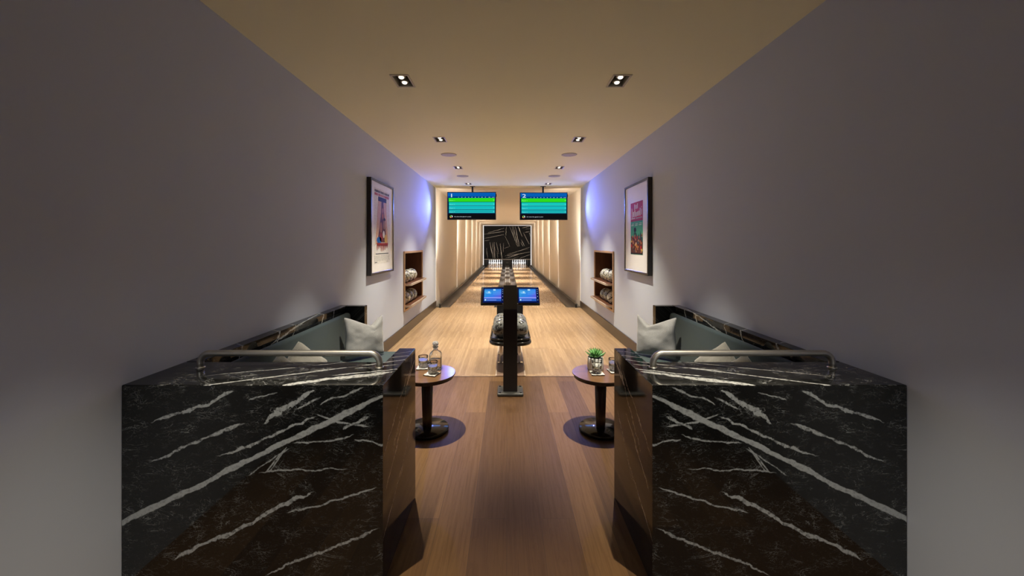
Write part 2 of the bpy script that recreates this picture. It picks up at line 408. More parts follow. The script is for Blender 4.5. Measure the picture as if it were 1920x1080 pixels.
# ================================================================== ROOM SHELL
def grid_plane(mb, fix, axis, us, vs, holes):
    """rectangle with rectangular holes. axis 'x': plane x=fix, (u,v)=(y,z); 'z': plane z=fix, (u,v)=(x,y)"""
    us = sorted(set(us + [h[0] for h in holes] + [h[1] for h in holes])); vs = sorted(set(vs + [h[2] for h in holes] + [h[3] for h in holes]))
    t = bmesh.new(); vd = {}
    def V(u, v):
        if (u, v) not in vd: vd[(u, v)] = t.verts.new((fix, u, v) if axis == 'x' else (u, v, fix))
        return vd[(u, v)]
    for u0, u1 in zip(us, us[1:]):
        for v0, v1 in zip(vs, vs[1:]):
            cu, cv = (u0 + u1) / 2, (v0 + v1) / 2
            if any(h[0] < cu < h[1] and h[2] < cv < h[3] for h in holes): continue
            t.faces.new((V(u0, v0), V(u1, v0), V(u1, v1), V(u0, v1)))
    mb.add(t)
NY0, NY1, NZ0, NZ1 = 6.26, 7.62, 0.39, 1.385      # ball niches, outer edge of frame
for s, side in ((-1, 'left'), (1, 'right')):
    mb = MB(); grid_plane(mb, SX(s, HW), 'x', [Y_BACK, Y_FOUL], [-0.02, CEIL], [(NY0 + 0.03, NY1 - 0.03, NZ0 + 0.03, NZ1 - 0.03)])
    o = mb.build('wall_' + side, M['wall']); struct(o)
    md = o.modifiers.new('thick', 'SOLIDIFY'); md.thickness = 0.1; md.offset = 1.0 if s > 0 else -1.0
mb = MB(); mb.box(SX(-1, HW), SX(1, HW), Y_BACK - 0.1, Y_BACK, 0, CEIL); struct(mb.build('wall_rear', M['wall']))
mb = MB(); mb.box(SX(-1, HW), SX(1, HW), Y_BACK, Y_APP, -0.1, 0.0); struct(mb.build('floor', M['oak']))
mb = MB(); mb.box(SX(-1, HW), SX(1, HW), Y_APP, Y_FOUL, -0.1, 0.0); struct(mb.build('floor_approach', M['maple']))
# ceiling with openings for the recessed lamps
LX = 0.885; LAMP_Y = [3.15, 4.91, 6.71, 8.50]
lw, ll = 0.062, 0.105
holes = []
for s in (-1, 1):
    for y in LAMP_Y: holes.append((SX(s, LX) - lw, SX(s, LX) + lw, y - ll, y + ll))
mb = MB(); grid_plane(mb, CEIL, 'z', [SX(-1, HW), SX(1, HW)], [Y_BACK, Y_FOUL], holes)
o = mb.build('ceiling', M['ceil']); struct(o)
md = o.modifiers.new('thick', 'SOLIDIFY'); md.thickness = 0.03; md.offset = 1.0
# skirting
for s, side in ((-1, 'left'), (1, 'right')):
    mb = MB(); mb.box(SX(s, HW), SX(s, HW - 0.016), 3.93, Y_FOUL - 0.01, 0.0, 0.165, 0.003); struct(mb.build('baseboard_' + side, M['basewood']))

# ---- lane hall: walls and ceiling in overlapping panels, each seam hides a light strip
SEAM = [Y_FOUL, 13.0, 15.7, 18.4, 21.0, 23.7, Y_MASK + 0.15]
ST = 0.022
for s, side in ((-1, 'left'), (1, 'right')):
    mb = MB()
    for i, (y0, y1) in enumerate(zip(SEAM, SEAM[1:])):
        x0, x1 = SX(s, HW + ST), SX(s, HW)
        pts = [(x0, y0), (x1, y1), (x1 + s * 0.02, y1), (x1 + s * 0.14, y1), (x0 + s * 0.1, y0)]
        mb.prism([(x0, y0), (x1, y1), (SX(s, HW + 0.16), y1), (SX(s, HW + 0.16), y0)], 'z', -0.12, CEIL + 0.2)
    struct(mb.build('wall_lane_' + side, M['lanewall']))
    for i, y0 in enumerate(SEAM[:-1]):
        mb = MB(); mb.box(SX(s, HW - 0.006), SX(s, HW + 0.021), y0 + 0.001, y0 + 0.018, 0.05, CEIL - 0.001)
        struct(mb.build('trim_%d' % (i + 1 + (0 if s < 0 else 6)), M['led']))
mb = MB()
for y0, y1 in zip(SEAM, SEAM[1:]):
    mb.prism([(y0, CEIL + ST), (y1, CEIL), (y1, CEIL + 0.2), (y0, CEIL + 0.2)], 'x', SX(-1, HW + 0.16), SX(1, HW + 0.16))
struct(mb.build('ceiling_lane', M['lanewall']))
mb = MB(); mb.box(SX(-1, HW + 0.16), SX(1, HW + 0.16), 29.9, 30.0, -0.12, CEIL + 0.2); struct(mb.build('wall_far', M['pit']))

# ================================================================== LANES
Y_END = 28.75; Y_GUT = Y_MASK + 0.09
U_CAP, U_IN, U_OUT, U_RAIL = 0.10, 0.335, 1.385, 1.600
mb = MB(); mb.box(SX(-1, HW + 0.16), SX(1, HW + 0.16), Y_FOUL, 30.0, -0.2, -0.12); struct(mb.build('floor_lane_bed', M['pit']))
for s, w in ((-1, 'left'), (1, 'right')):
    mb = MB(); mb.box(SX(s, U_IN), SX(s, U_OUT), Y_FOUL, Y_END, -0.12, 0.0, 0.003, 1)
    tag(mb.build('bowling_lane', M['lane'], None, (SX(s, 0.86), Y_FOUL, 0)), 'glossy maple bowling lane on the %s, under screen number %d' % (w, 1 if s < 0 else 2), 'bowling lane', 'pair of bowling lanes')
    def trough(u0, u1, name, label):
        c, r = (u0 + u1) / 2, (u1 - u0) / 2 - 0.006
        pts = [(SX(s, u0), -0.005)] + [(SX(s, c + r * math.cos(PI - PI * k / 12)), -0.008 - 0.085 * math.sin(PI * k / 12)) for k in range(13)] + [(SX(s, u1), -0.005), (SX(s, u1), -0.12), (SX(s, u0), -0.12)]
        m2 = MB(); m2.prism(pts, 'y', Y_FOUL, Y_GUT, smooth=False)
        tag(m2.build(name, M['gutter'], None, (SX(s, c), Y_FOUL, 0)), label, 'gutter', 'lane gutters')
    trough(U_CAP, U_IN, 'gutter', 'dark inner gutter on the %s side of the centre capping' % w)
    trough(U_OUT, U_RAIL, 'gutter', 'dark outer gutter beside the %s wall of the lane hall' % w)
    # outer ledge with black rail
    e = thing('gutter_rail', 'black rail and grey ledge between the outer gutter and the %s lane wall' % w, 'rail', (SX(s, 1.65), Y_FOUL, 0))
    mb = MB(); mb.box(SX(s, U_RAIL + 0.002), SX(s, HW - 0.004), Y_FOUL + 0.01, Y_MASK - 0.05, -0.12, 0.022, 0.003); mb.build('ledge', M['ledge'], e)
    mb = MB(); mb.box(SX(s, U_RAIL + 0.002), SX(s, U_RAIL + 0.024), Y_FOUL + 0.02, Y_MASK - 0.05, 0.022, 0.075, 0.004); mb.build('rail', M['black_plastic'], e)
    mb = MB(); mb.tube([(SX(s, U_RAIL + 0.013), Y_FOUL - 0.02, 0.022), (SX(s, U_RAIL + 0.013), Y_FOUL - 0.02, 0.09)], 0.022); mb.tube([(SX(s, U_RAIL + 0.013), Y_FOUL - 0.02, 0.0), (SX(s, U_RAIL + 0.013), Y_FOUL - 0.02, 0.022)], 0.032)
    mb.build('end_post', M['black_plastic'], e)
e = thing('centre_capping', 'long grey capping strip running between the two lanes', 'capping', (XC, Y_FOUL, 0))
mb = MB(); mb.box(SX(-1, U_CAP - 0.022), SX(1, U_CAP - 0.022), Y_FOUL, Y_GUT - 0.04, -0.12, 0.012, 0.003); mb.build('cover', M['cap'], e)
for s in (-1, 1):
    mb = MB(); mb.box(SX(s, U_CAP - 0.001), SX(s, U_CAP - 0.0215), Y_FOUL, Y_GUT - 0.04, -0.12, 0.016, 0.003); mb.build('edge_strip', M['cap_edge'], e)

# ---- pins
PIN = [(0.0, 0.0), (0.0255, 0.0), (0.0286, 0.019), (0.0405, 0.060), (0.0500, 0.090), (0.0600, 0.1143), (0.0594, 0.135), (0.0560, 0.158), (0.0470, 0.190), (0.0360, 0.216), (0.0265, 0.240), (0.0230, 0.258), (0.0228, 0.270), (0.0250, 0.292), (0.0300, 0.316), (0.0322, 0.340), (0.0300, 0.358), (0.0220, 0.374), (0.0110, 0.3805), (0.0, 0.381)]
mb = MB(); mb.lathe(PIN, seg=24)
pin0 = mb.build('bowling_pin', M['pin'])
first = True
for s, w in ((-1, 'left'), (1, 'right')):
    for row in range(4):
        for k in range(row + 1):
            o = pin0 if first else pin0.copy()
            if not first: COL.objects.link(o)
            first = False
            o.location = (SX(s, 0.86) + (k - row / 2) * 0.3048, 27.42 + row * 0.264, 0.0)
            place = ['head pin at the front', ('pin at the %s end of the second row', ), ('pin at the %s of the third row',), ('pin at the %s of the back row',)][row]
            if row == 0: lab = 'white head pin at the front of the triangle on the %s lane' % w
            elif row == 1: lab = 'white bowling pin, %s of the two in the second row on the %s lane' % (('left', 'right')[k], w)
            elif row == 2: lab = 'white bowling pin, %s of the three in the third row on the %s lane' % (('left', 'middle', 'right')[k], w)
            else: lab = 'white bowling pin, %s of the back row of four on the %s lane' % (('leftmost', 'second from left', 'third from left', 'rightmost')[k], w)
            tag(o, lab, 'bowling pin', 'pins on the %s lane' % w)

# ---- masking unit with the scratched pattern
def mask_mat():
    q = N('mask_panel'); p = q.pos()
    nz = q.noise(p, 3.0, 3.0)
    c = q.mix(nz, (0.006, 0.006, 0.007, 1), (0.014, 0.014, 0.016, 1))
    return q.bsdf(c, 0.45, 0.05)
M['mask'] = mask_mat(); M['scratch'] = plain('scratch_white', (0.80, 0.78, 0.74, 1), 0.5, 0.4, 3.0)
MU, MZ0, MZ1 = 1.66, 0.455, 2.80
e = thing('masking_panel', 'tall black panel with white scratch strokes above the bowling pins', 'masking panel', (XC, Y_MASK, MZ0))
mb = MB(); mb.box(SX(-1, MU), SX(1, MU), Y_MASK, Y_MASK + 0.06, MZ0, MZ1)
fc = Face2D((SX(-1, MU), Y_MASK, MZ1), (2 * MU, 0, 0), (0, 0, -(MZ1 - MZ0)), (0, -1, 0))
rs = random.Random(3)
def stroke(a0, b0, a1, b1, w):
    n = 8; L = math.hypot(a1 - a0, b1 - b0); nx, ny = -(b1 - b0) / L, (a1 - a0) / L
    ctr = []
    for i in range(n + 1):
        t = i / n; wob = rs.uniform(-0.004, 0.004)
        ctr.append((a0 + (a1 - a0) * t + nx * wob, b0 + (b1 - b0) * t + ny * wob, w * (0.35 + 0.65 * math.sin(PI * min(max(t, 0.05), 0.95))) * rs.uniform(0.6, 1.2)))
    up = [(a + nx * h, b + ny * h) for a, b, h in ctr]; dn = [(a - nx * h, b - ny * h) for a, b, h in ctr]
    def cl(p): return (min(max(p[0], 0.005), 0.995), min(max(p[1], 0.005), 0.995))
    for i in range(n): fc.poly(mb, [cl(up[i]), cl(up[i + 1]), cl(dn[i + 1]), cl(dn[i])], 0.002, 1)
for (a0, b0, a1, b1, w) in [(0.09, 0.21, 0.43, 0.07, .006), (0.01, 0.25, 0.43, 0.165, .007), (0.01, 0.38, 0.43, 0.26, .006), (0.01, 0.45, 0.13, 0.43, .004),
        (0.13, 0.49, 0.20, 0.98, .008), (0.18, 0.50, 0.22, 0.95, .004), (0.22, 0.49, 0.24, 0.98, .007), (0.265, 0.49, 0.32, 0.85, .005), (0.35, 0.53, 0.385, 0.99, .009), (0.36, 0.70, 0.40, 0.99, .004), (0.42, 0.52, 0.415, 0.80, .003), (0.06, 0.66, 0.08, 0.98, .004), (0.28, 0.75, 0.30, 0.98, .003),
        (0.55, 0.02, 0.72, 0.62, .005), (0.60, 0.01, 0.66, 0.45, .004), (0.63, 0.01, 0.70, 0.52, .005), (0.67, 0.02, 0.76, 0.62, .006), (0.73, 0.01, 0.80, 0.25, .009), (0.77, 0.16, 0.82, 0.33, .005), (0.68, 0.3, 0.74, 0.62, .004), (0.80, 0.42, 0.87, 0.61, .006), (0.84, 0.20, 0.97, 0.55, .004), (0.48, 0.02, 0.47, 0.30, .004), (0.45, 0.30, 0.56, 0.63, .003), (0.79, 0.50, 0.84, 0.62, .004),
        (0.82, 0.06, 0.99, 0.01, .008), (0.87, 0.20, 0.99, 0.165, .006), (0.97, 0.20, 0.99, 0.32, .005), (0.88, 0.1, 0.99, 0.08, .004),
        (0.43, 0.68, 0.55, 0.62, .003), (0.45, 0.91, 0.98, 0.64, .004), (0.50, 0.90, 0.99, 0.79, .007), (0.46, 0.97, 0.80, 0.83, .004), (0.50, 0.85, 0.95, 0.69, .003), (0.77, 0.98, 0.99, 0.86, .006), (0.60, 0.99, 0.75, 0.93, .003), (0.52, 0.96, 0.72, 0.88, .005)]:
    stroke(a0, b0, a1, b1, w * 0.55)
mb.build('panel', [M['mask'], M['scratch']], e)
mb = MB(); mb.box(SX(-1, MU), SX(1, MU), Y_MASK - 0.02, Y_MASK + 0.03, MZ0 - 0.05, MZ0, 0.004); mb.build('lower_rail', M['cap_edge'], e)
for s in (-1, 1):
    mb = MB(); mb.box(SX(s, MU + 0.004), SX(s, MU + 0.05), Y_MASK - 0.01, Y_MASK + 0.02, 0.03, MZ1 + 0.012); mb.build('light_strip', M['led_white'], e)
mb = MB(); mb.box(SX(-1, MU + 0.05), SX(1, MU + 0.05), Y_MASK - 0.01, Y_MASK + 0.02, MZ1 + 0.013, MZ1 + 0.036); mb.build('light_strip', M['led_white'], e)
# dark boxes flanking the pin decks
for u0, u1, nm, lb in ((-0.30, 0.30, 'pit_divider', 'black pinsetter partition standing between the two pin decks'),):
    mb = MB(); mb.box(SX(1, u0), SX(1, u1), Y_MASK + 0.1, 29.6, -0.1, 1.0, 0.01)
    mb.box(SX(1, -0.09), SX(1, 0.09), Y_MASK + 0.07, Y_MASK + 0.1, 0.16, 0.22, 0.004, mat=1)
    tag(mb.build(nm, [M['pit'], M['grey_metal']], None, (XC, 28.3, 0)), lb, 'partition')
for s, w in ((-1, 'left'), (1, 'right')):
    mb = MB(); mb.box(SX(s, 1.43), SX(s, 1.655), Y_MASK + 0.1, 29.6, -0.1, 1.0, 0.01)
    tag(mb.build('pit_divider', M['pit'], None, (SX(s, 1.55), 28.3, 0)), 'black pinsetter side partition at the outer edge of the %s pin deck' % w, 'partition')

# ================================================================== CEILING FIXTURES
ROWN = ['first row, in the ceiling over the side tables', 'second row, in the ceiling before the first speaker', 'third row, in the ceiling between the two speakers', 'fourth row, in the ceiling just before the score screens']
for s, w in ((-1, 'left'), (1, 'right')):
    for i, y in enumerate(LAMP_Y):
        x = SX(s, LX)
        e = thing('downlight', 'square recessed downlight on the %s, %s' % (w, ROWN[i]), 'ceiling light', (x, y, CEIL), 'recessed ceiling downlights')
        mb = MB(); t = 0.014
        for (x0, x1, y0, y1) in ((x - lw - t, x - lw, y - ll - t, y + ll + t), (x + lw, x + lw + t, y - ll - t, y + ll + t), (x - lw, x + lw, y - ll - t, y - ll), (x - lw, x + lw, y + ll, y + ll + t)):
            mb.box(x0, x1, y0, y1, CEIL - 0.005, CEIL - 0.0005)
        mb.build('trim', M['lamp_trim'], e)
        mb = MB()
        for (x0, x1, y0, y1, z0, z1) in ((x - lw, x - lw + .004, y - ll, y + ll, CEIL, CEIL + .12), (x + lw - .004, x + lw, y - ll, y + ll, CEIL, CEIL + .12), (x - lw, x + lw, y - ll, y - ll + .004, CEIL, CEIL + .12), (x - lw, x + lw, y + ll - .004, y + ll, CEIL, CEIL + .12), (x - lw, x + lw, y - ll, y + ll, CEIL + .12, CEIL + .125)):
            mb.box(x0, x1, y0, y1, z0, z1)
        mb.build('housing', M['lamp_can'], e)
        for dy in (-0.048, 0.052):
            mb = MB(); mb.lathe([(0.0, 0.010), (0.030, 0.010), (0.036, 0.012), (0.036, 0.03), (0.022, 0.07), (0.015, 0.11)], (x, y + dy, CEIL + 0.002), 24); o = mb.build('bulb_holder', M['lamp_can'], e)
            mb = MB(); mb.lathe([(0.0, -0.004), (0.016, -0.003), (0.021, 0.002), (0.022, 0.0095), (0.0, 0.0095)], (x, y + dy, CEIL + 0.002), 24); mb.build('bulb', M['lamp'], o)
    for i, y in enumerate((5.74, 7.54)):
        mb = MB(); mb.lathe([(0.0, -0.006), (0.105, -0.006), (0.114, -0.005), (0.116, -0.0005), (0.0, -0.0005)], (SX(s, 0.90), y, CEIL), 48)
        tag(mb.build('ceiling_speaker', M['speaker'], None, (SX(s, 0.90), y, CEIL)), 'round flush ceiling speaker on the %s, %s' % (w, ('nearer one between first two downlights in view', 'farther one close to the score screens')[i]), 'ceiling speaker', 'round ceiling speakers')

# ================================================================== SCORE MONITORS
EM = {k: emit('screen_' + k, rgb(*c)) for k, c in dict(header=(6, 92, 178), header_lo=(2, 60, 130), navy=(3, 28, 62), green=(48, 218, 30), teal1=(22, 198, 186), teal2=(20, 188, 190), teal3=(24, 172, 176), black=(14, 14, 18), white=(225, 240, 250), cyan=(110, 235, 235), lime=(150, 255, 140), red=(190, 60, 50), yellow=(210, 190, 90), leaf=(70, 160, 70), edge=(60, 215, 215), dgreen=(0, 110, 60)).items()}
EK = list(EM); EI = {k: i for i, k in enumerate(EK)}; EML = [EM[k] for k in EK]
YM = 8.85
def monitor(x0, x1, z0, z1, px, num):
    side = ('left', 'right')[num - 1]
    e = thing('score_monitor', 'wide score screen showing a white %d, hung from the ceiling over the %s lane' % (num, side), 'score screen', ((x0 + x1) / 2, YM, z0))
    mb = MB(); mb.box(x0, x1, YM, YM + 0.055, z0, z1, 0.006); mb.box(x0 + 0.2, x1 - 0.2, YM + 0.055, YM + 0.085, z0 + 0.1, z1 - 0.1, 0.006); mb.build('housing', M['black_plastic'], e)
    mb = MB(); mb.box(px - 0.019, px + 0.019, YM + 0.035, YM + 0.075, z1, CEIL - 0.006, 0.003); mb.box(px - 0.06, px + 0.06, YM + 0.0, YM + 0.11, CEIL - 0.006, CEIL - 0.0005); mb.build('mount_pole', M['black_metal'], e)
    mb = MB(); mb.box(x1, x1 + 0.012, YM + 0.015, YM + 0.04, z1 - 0.11, z1 - 0.04, 0.004); mb.build('sensor', M['black_plastic'], e)
    b = 0.014
    f = Face2D((x0 + b, YM, z1 - b), (x1 - x0 - 2 * b, 0, 0), (0, 0, -(z1 - z0 - 2 * b)), (0, -1, 0))
    s = MB(); K = EI
    f.rect(s, 0, 1, 0, 1, 0.0008, K['navy'])
    f.rect(s, 0.0, 1.0, 0.0, 0.14, 0.0012, K['header']); f.rect(s, 0, 1, 0.14, 0.205, 0.0012, K['header_lo'])
    for i, (b0, b1, c, ce) in enumerate(((0.205, 0.345, 'green', 'lime'), (0.36, 0.485, 'teal1', 'edge'), (0.50, 0.625, 'teal2', 'edge'), (0.64, 0.765, 'teal3', 'edge'))):
        a0 = 0.018 + 0.006 * min(i, 1)
        f.rect(s, a0, 0.985, b0, b1, 0.0012, K[c])
        f.rect(s, a0, 0.985, b1 - 0.012, b1, 0.0016, K[ce if i else 'green'])
    f.rect(s, 0, 1, 0.80, 1.0, 0.0012, K['black'])
    asp = (x1 - x0) / (z1 - z0)
    ca, cb, r = 0.072, 0.905, 0.030
    for i, c in enumerate(('red', 'yellow', 'leaf', 'white')):
        f.disc(s, ca, cb, r, r * asp, 0.0016, K[c], 8, i * PI / 2 + 0.5, (i + 1) * PI / 2 + 0.5)
    f.disc(s, ca, cb, r * 0.5, r * 0.5 * asp, 0.0020, K['dgreen'], 16)
    t = s; W_, C_, L_ = EI['white'], EI['cyan'], EI['lime']
    f.text(t, str(num), 0.032, 0.175, 0.19, 0.0024, W_)
    for i in range(10): f.text(t, str(i + 1), 0.215 + i * 0.0705, 0.190, 0.042, 0.0024, W_)
    f.text(t, 'total', 0.925, 0.185, 0.032, 0.0024, W_, fit=0.052)
    for i, (b1, m) in enumerate(((0.31, L_), (0.46, C_), (0.60, C_), (0.745, C_))):
        f.text(t, 'Player %d' % (i + 1), 0.032, b1, 0.052, 0.0024, m, fit=0.115)
        f.text(t, '0', 0.952, b1 - 0.01, 0.055, 0.0024, m)
    f.text(t, "It's time the game is over.", 0.135, 0.92, 0.042, 0.0024, W_, fit=0.36)
    s.build('screen', EML, e)
monitor(-1.373, -0.248, 2.065, 2.705, -0.795, 1)
monitor(0.300, 1.400, 2.060, 2.695, 0.841, 2)

# ================================================================== POSTERS
PM = {k: plain('print_' + k, rgb(*c), 0.6, 0.12, 40.0, spec=0.08) for k, c in dict(ink=(35, 30, 30), red=(182, 38, 26), skin=(205, 170, 140), skin2=(172, 118, 84), brown=(92, 52, 34), blue=(40, 100, 170), white=(225, 225, 220), yellow=(205, 170, 85), dred=(140, 52, 42), grey=(168, 172, 170), green=(70, 170, 128), teal=(40, 84, 74), orange=(190, 116, 60), tan=(168, 128, 92), slate=(78, 86, 92), pale=(180, 218, 200)).items()}
PK = list(PM); PI_ = {k: i for i, k in enumerate(PK)}; PML = [PM[k] for k in PK]
def poster(s):
    y0, y1, z0, z1 = 4.62, 5.545, 1.118, 2.312
    w = ('left', 'right')[s > 0]
    lab = 'tall black-framed print with two pale columns and red fringe, hung on the left wall' if s < 0 else 'tall black-framed print with a small red and green panel, on the right wall'
    e = thing('framed_poster', lab, 'framed poster', (SX(s, HW), (y0 + y1) / 2, z0))
    u0, u1, bw = HW - 0.0015, HW - 0.056, 0.030
    mb = MB()
    for (a, b, c, d) in ((y0, y0 + bw, z0, z1), (y1 - bw, y1, z0, z1), (y0 + bw, y1 - bw, z0, z0 + bw), (y0 + bw, y1 - bw, z1 - bw, z1)): mb.box(SX(s, u0), SX(s, u1), a, b, c, d, 0.002, 1)
    mb.build('frame', M['frame_black'], e)
    mb = MB(); mb.box(SX(s, u0 - 0.002), SX(s, HW - 0.046), y0 + bw, y1 - bw, z0 + bw, z1 - bw); mb.build('mat_board', M['mat_white'], e)
    # print drawn with a = 0 at the end of the frame nearer the room's front edge
    if s < 0: f = Face2D((SX(s, HW - 0.046), y0, z1), (0, y1 - y0, 0), (0, 0, z0 - z1), (1, 0, 0))
    else: f = Face2D((SX(s, HW - 0.046), y1, z1), (0, y0 - y1, 0), (0, 0, z0 - z1), (-1, 0, 0))
    p = MB(); K = PI_; rr = random.Random(11)
    if s < 0:
        f.rect(p, 0.13, 0.82, 0.085, 0.89, 0.0006, K['white'])
        for i in range(18): f.rect(p, 0.16 + i * 0.0345, 0.16 + i * 0.0345 + rr.uniform(0.018, 0.031), 0.103, 0.128, 0.001, K['ink'])
        for i in range(15): f.rect(p, 0.16 + i * 0.0415, 0.16 + i * 0.0415 + rr.uniform(0.022, 0.037), 0.136, 0.162, 0.001, K['red'])
        f.rect(p, 0.30, 0.66, 0.168, 0.215, 0.0012, K['ink'])
        f.poly(p, [(0.42, 0.21), (0.54, 0.21), (0.60, 0.34), (0.64, 0.50), (0.70, 0.66), (0.25, 0.66), (0.33, 0.50), (0.40, 0.34)], 0.001, K['brown'])
        f.poly(p, [(0.30, 0.215), (0.44, 0.215), (0.42, 0.34), (0.37, 0.46), (0.31, 0.58), (0.265, 0.68), (0.19, 0.68), (0.20, 0.60), (0.245, 0.46), (0.265, 0.34)], 0.0012, K['skin'])
        f.poly(p, [(0.52, 0.215), (0.66, 0.215), (0.665, 0.34), (0.69, 0.46), (0.73, 0.60), (0.74, 0.68), (0.67, 0.68), (0.63, 0.56), (0.59, 0.42), (0.545, 0.32)], 0.0012, K['skin'])
        for (a, b, ra, rb, c) in ((0.49, 0.31, .035, .03, 'skin2'), (0.50, 0.37, .03, .035, 'orange'), (0.42, 0.50, .05, .06, 'skin2'), (0.56, 0.46, .05, .055, 'tan'), (0.57, 0.405, .045, .018, 'ink'), (0.42, 0.60, .07, .05, 'dred'), (0.34, 0.635, .10, .036, 'blue'), (0.54, 0.57, .045, .04, 'white'), (0.63, 0.62, .055, .05, 'yellow')): f.disc(p, a, b, ra, rb, 0.0015, K[c])
        f.rect(p, 0.24, 0.73, 0.665, 0.695, 0.0018, K['dred'])
        for i in range(9):
            a = 0.24 + i * 0.055; d = rr.uniform(0.715, 0.765)
            f.poly(p, [(a, 0.69), (a + 0.042, 0.69), (a + 0.03, d - 0.01), (a + 0.02, d), (a + 0.008, d - 0.015)], 0.0018, K['dred'])
        f.rect(p, 0.20, 0.76, 0.778, 0.788, 0.001, K['slate'])
        for j in range(5):
            a = 0.14 + 0.01 * (j % 2)
            while a < 0.80: q = rr.uniform(0.03, 0.08); f.rect(p, a, min(a + q, 0.82), 0.803 + j * 0.0125, 0.803 + j * 0.0125 + 0.005, 0.001, K['grey']); a += q + 0.012
        f.rect(p, 0.16, 0.26, 0.868, 0.876, 0.001, K['slate']); f.rect(p, 0.66, 0.74, 0.868, 0.876, 0.001, K['grey'])
    else:
        A0, A1, B0, BM, B1 = 0.28, 0.79, 0.214, 0.425, 0.795
        f.rect(p, A0, A1, B0, BM, 0.0006, K['red']); f.rect(p, A0, A1, BM, B1, 0.0006, K['green'])
        # abstract white uprights stand in for the title block
        for i, (a, h0, h1, wd) in enumerate(((0.44, .235, .295, .03), (0.50, .245, .290, .035), (0.56, .232, .288, .03), (0.33, .275, .40, .03), (0.385, .315, .375, .045), (0.45, .30, .375, .03), (0.50, .325, .375, .04), (0.56, .32, .37, .04), (0.62, .315, .37, .035), (0.67, .29, .37, .03), (0.73, .30, .365, .025), (0.73, .275, .29, .02))):
            f.rect(p, a, a + wd, h0, h1, 0.001, K['white'])
        f.rect(p, 0.31, 0.47, 0.385, 0.397, 0.001, K['white']); f.rect(p, 0.50, 0.76, 0.388, 0.396, 0.001, K['pale'])
        for i in range(9): f.rect(p, A0 + 0.01 + i * 0.056, A0 + 0.045 + i * 0.056, 0.412, 0.420, 0.001, K['ink'])
        for i in range(3): f.rect(p, 0.31 + i * 0.16, 0.42 + i * 0.16, 0.462, 0.474, 0.001, K['pale']); f.rect(p, 0.33 + i * 0.16, 0.43 + i * 0.16, 0.448, 0.455, 0.001, K['pale'])
        f.disc(p, 0.47, 0.52, 0.05, 0.028, 0.001, K['ink'])
        f.poly(p, [(0.42, 0.80 - 0.005), (0.42, 0.56), (0.46, 0.535), (0.53, 0.56), (0.58, 0.60), (0.62, 0.56), (0.66, 0.60), (0.70, 0.53), (0.74, 0.60), (0.785, 0.61), (0.785, 0.79), (0.5, 0.79)], 0.001, K['teal'])
        f.poly(p, [(0.285, 0.79), (0.285, 0.66), (0.33, 0.60), (0.38, 0.58), (0.43, 0.62), (0.52, 0.60), (0.60, 0.63), (0.70, 0.62), (0.785, 0.66), (0.785, 0.79)], 0.0012, K['brown'])
        for i in range(46):
            a = rr.uniform(0.31, 0.76); b = rr.uniform(0.58, 0.765)
            f.disc(p, a, b, rr.uniform(0.012, 0.035), rr.uniform(0.010, 0.024), 0.0014 + i * 0.00002, K[rr.choice(['orange', 'tan', 'ink', 'skin2', 'slate', 'red', 'brown', 'yellow', 'skin'])], 10)
        f.rect(p, A0 + 0.01, A1 - 0.01, 0.775, 0.79, 0.0026, K['ink'])
    p.build('print', PML, e)
poster(-1); poster(1)

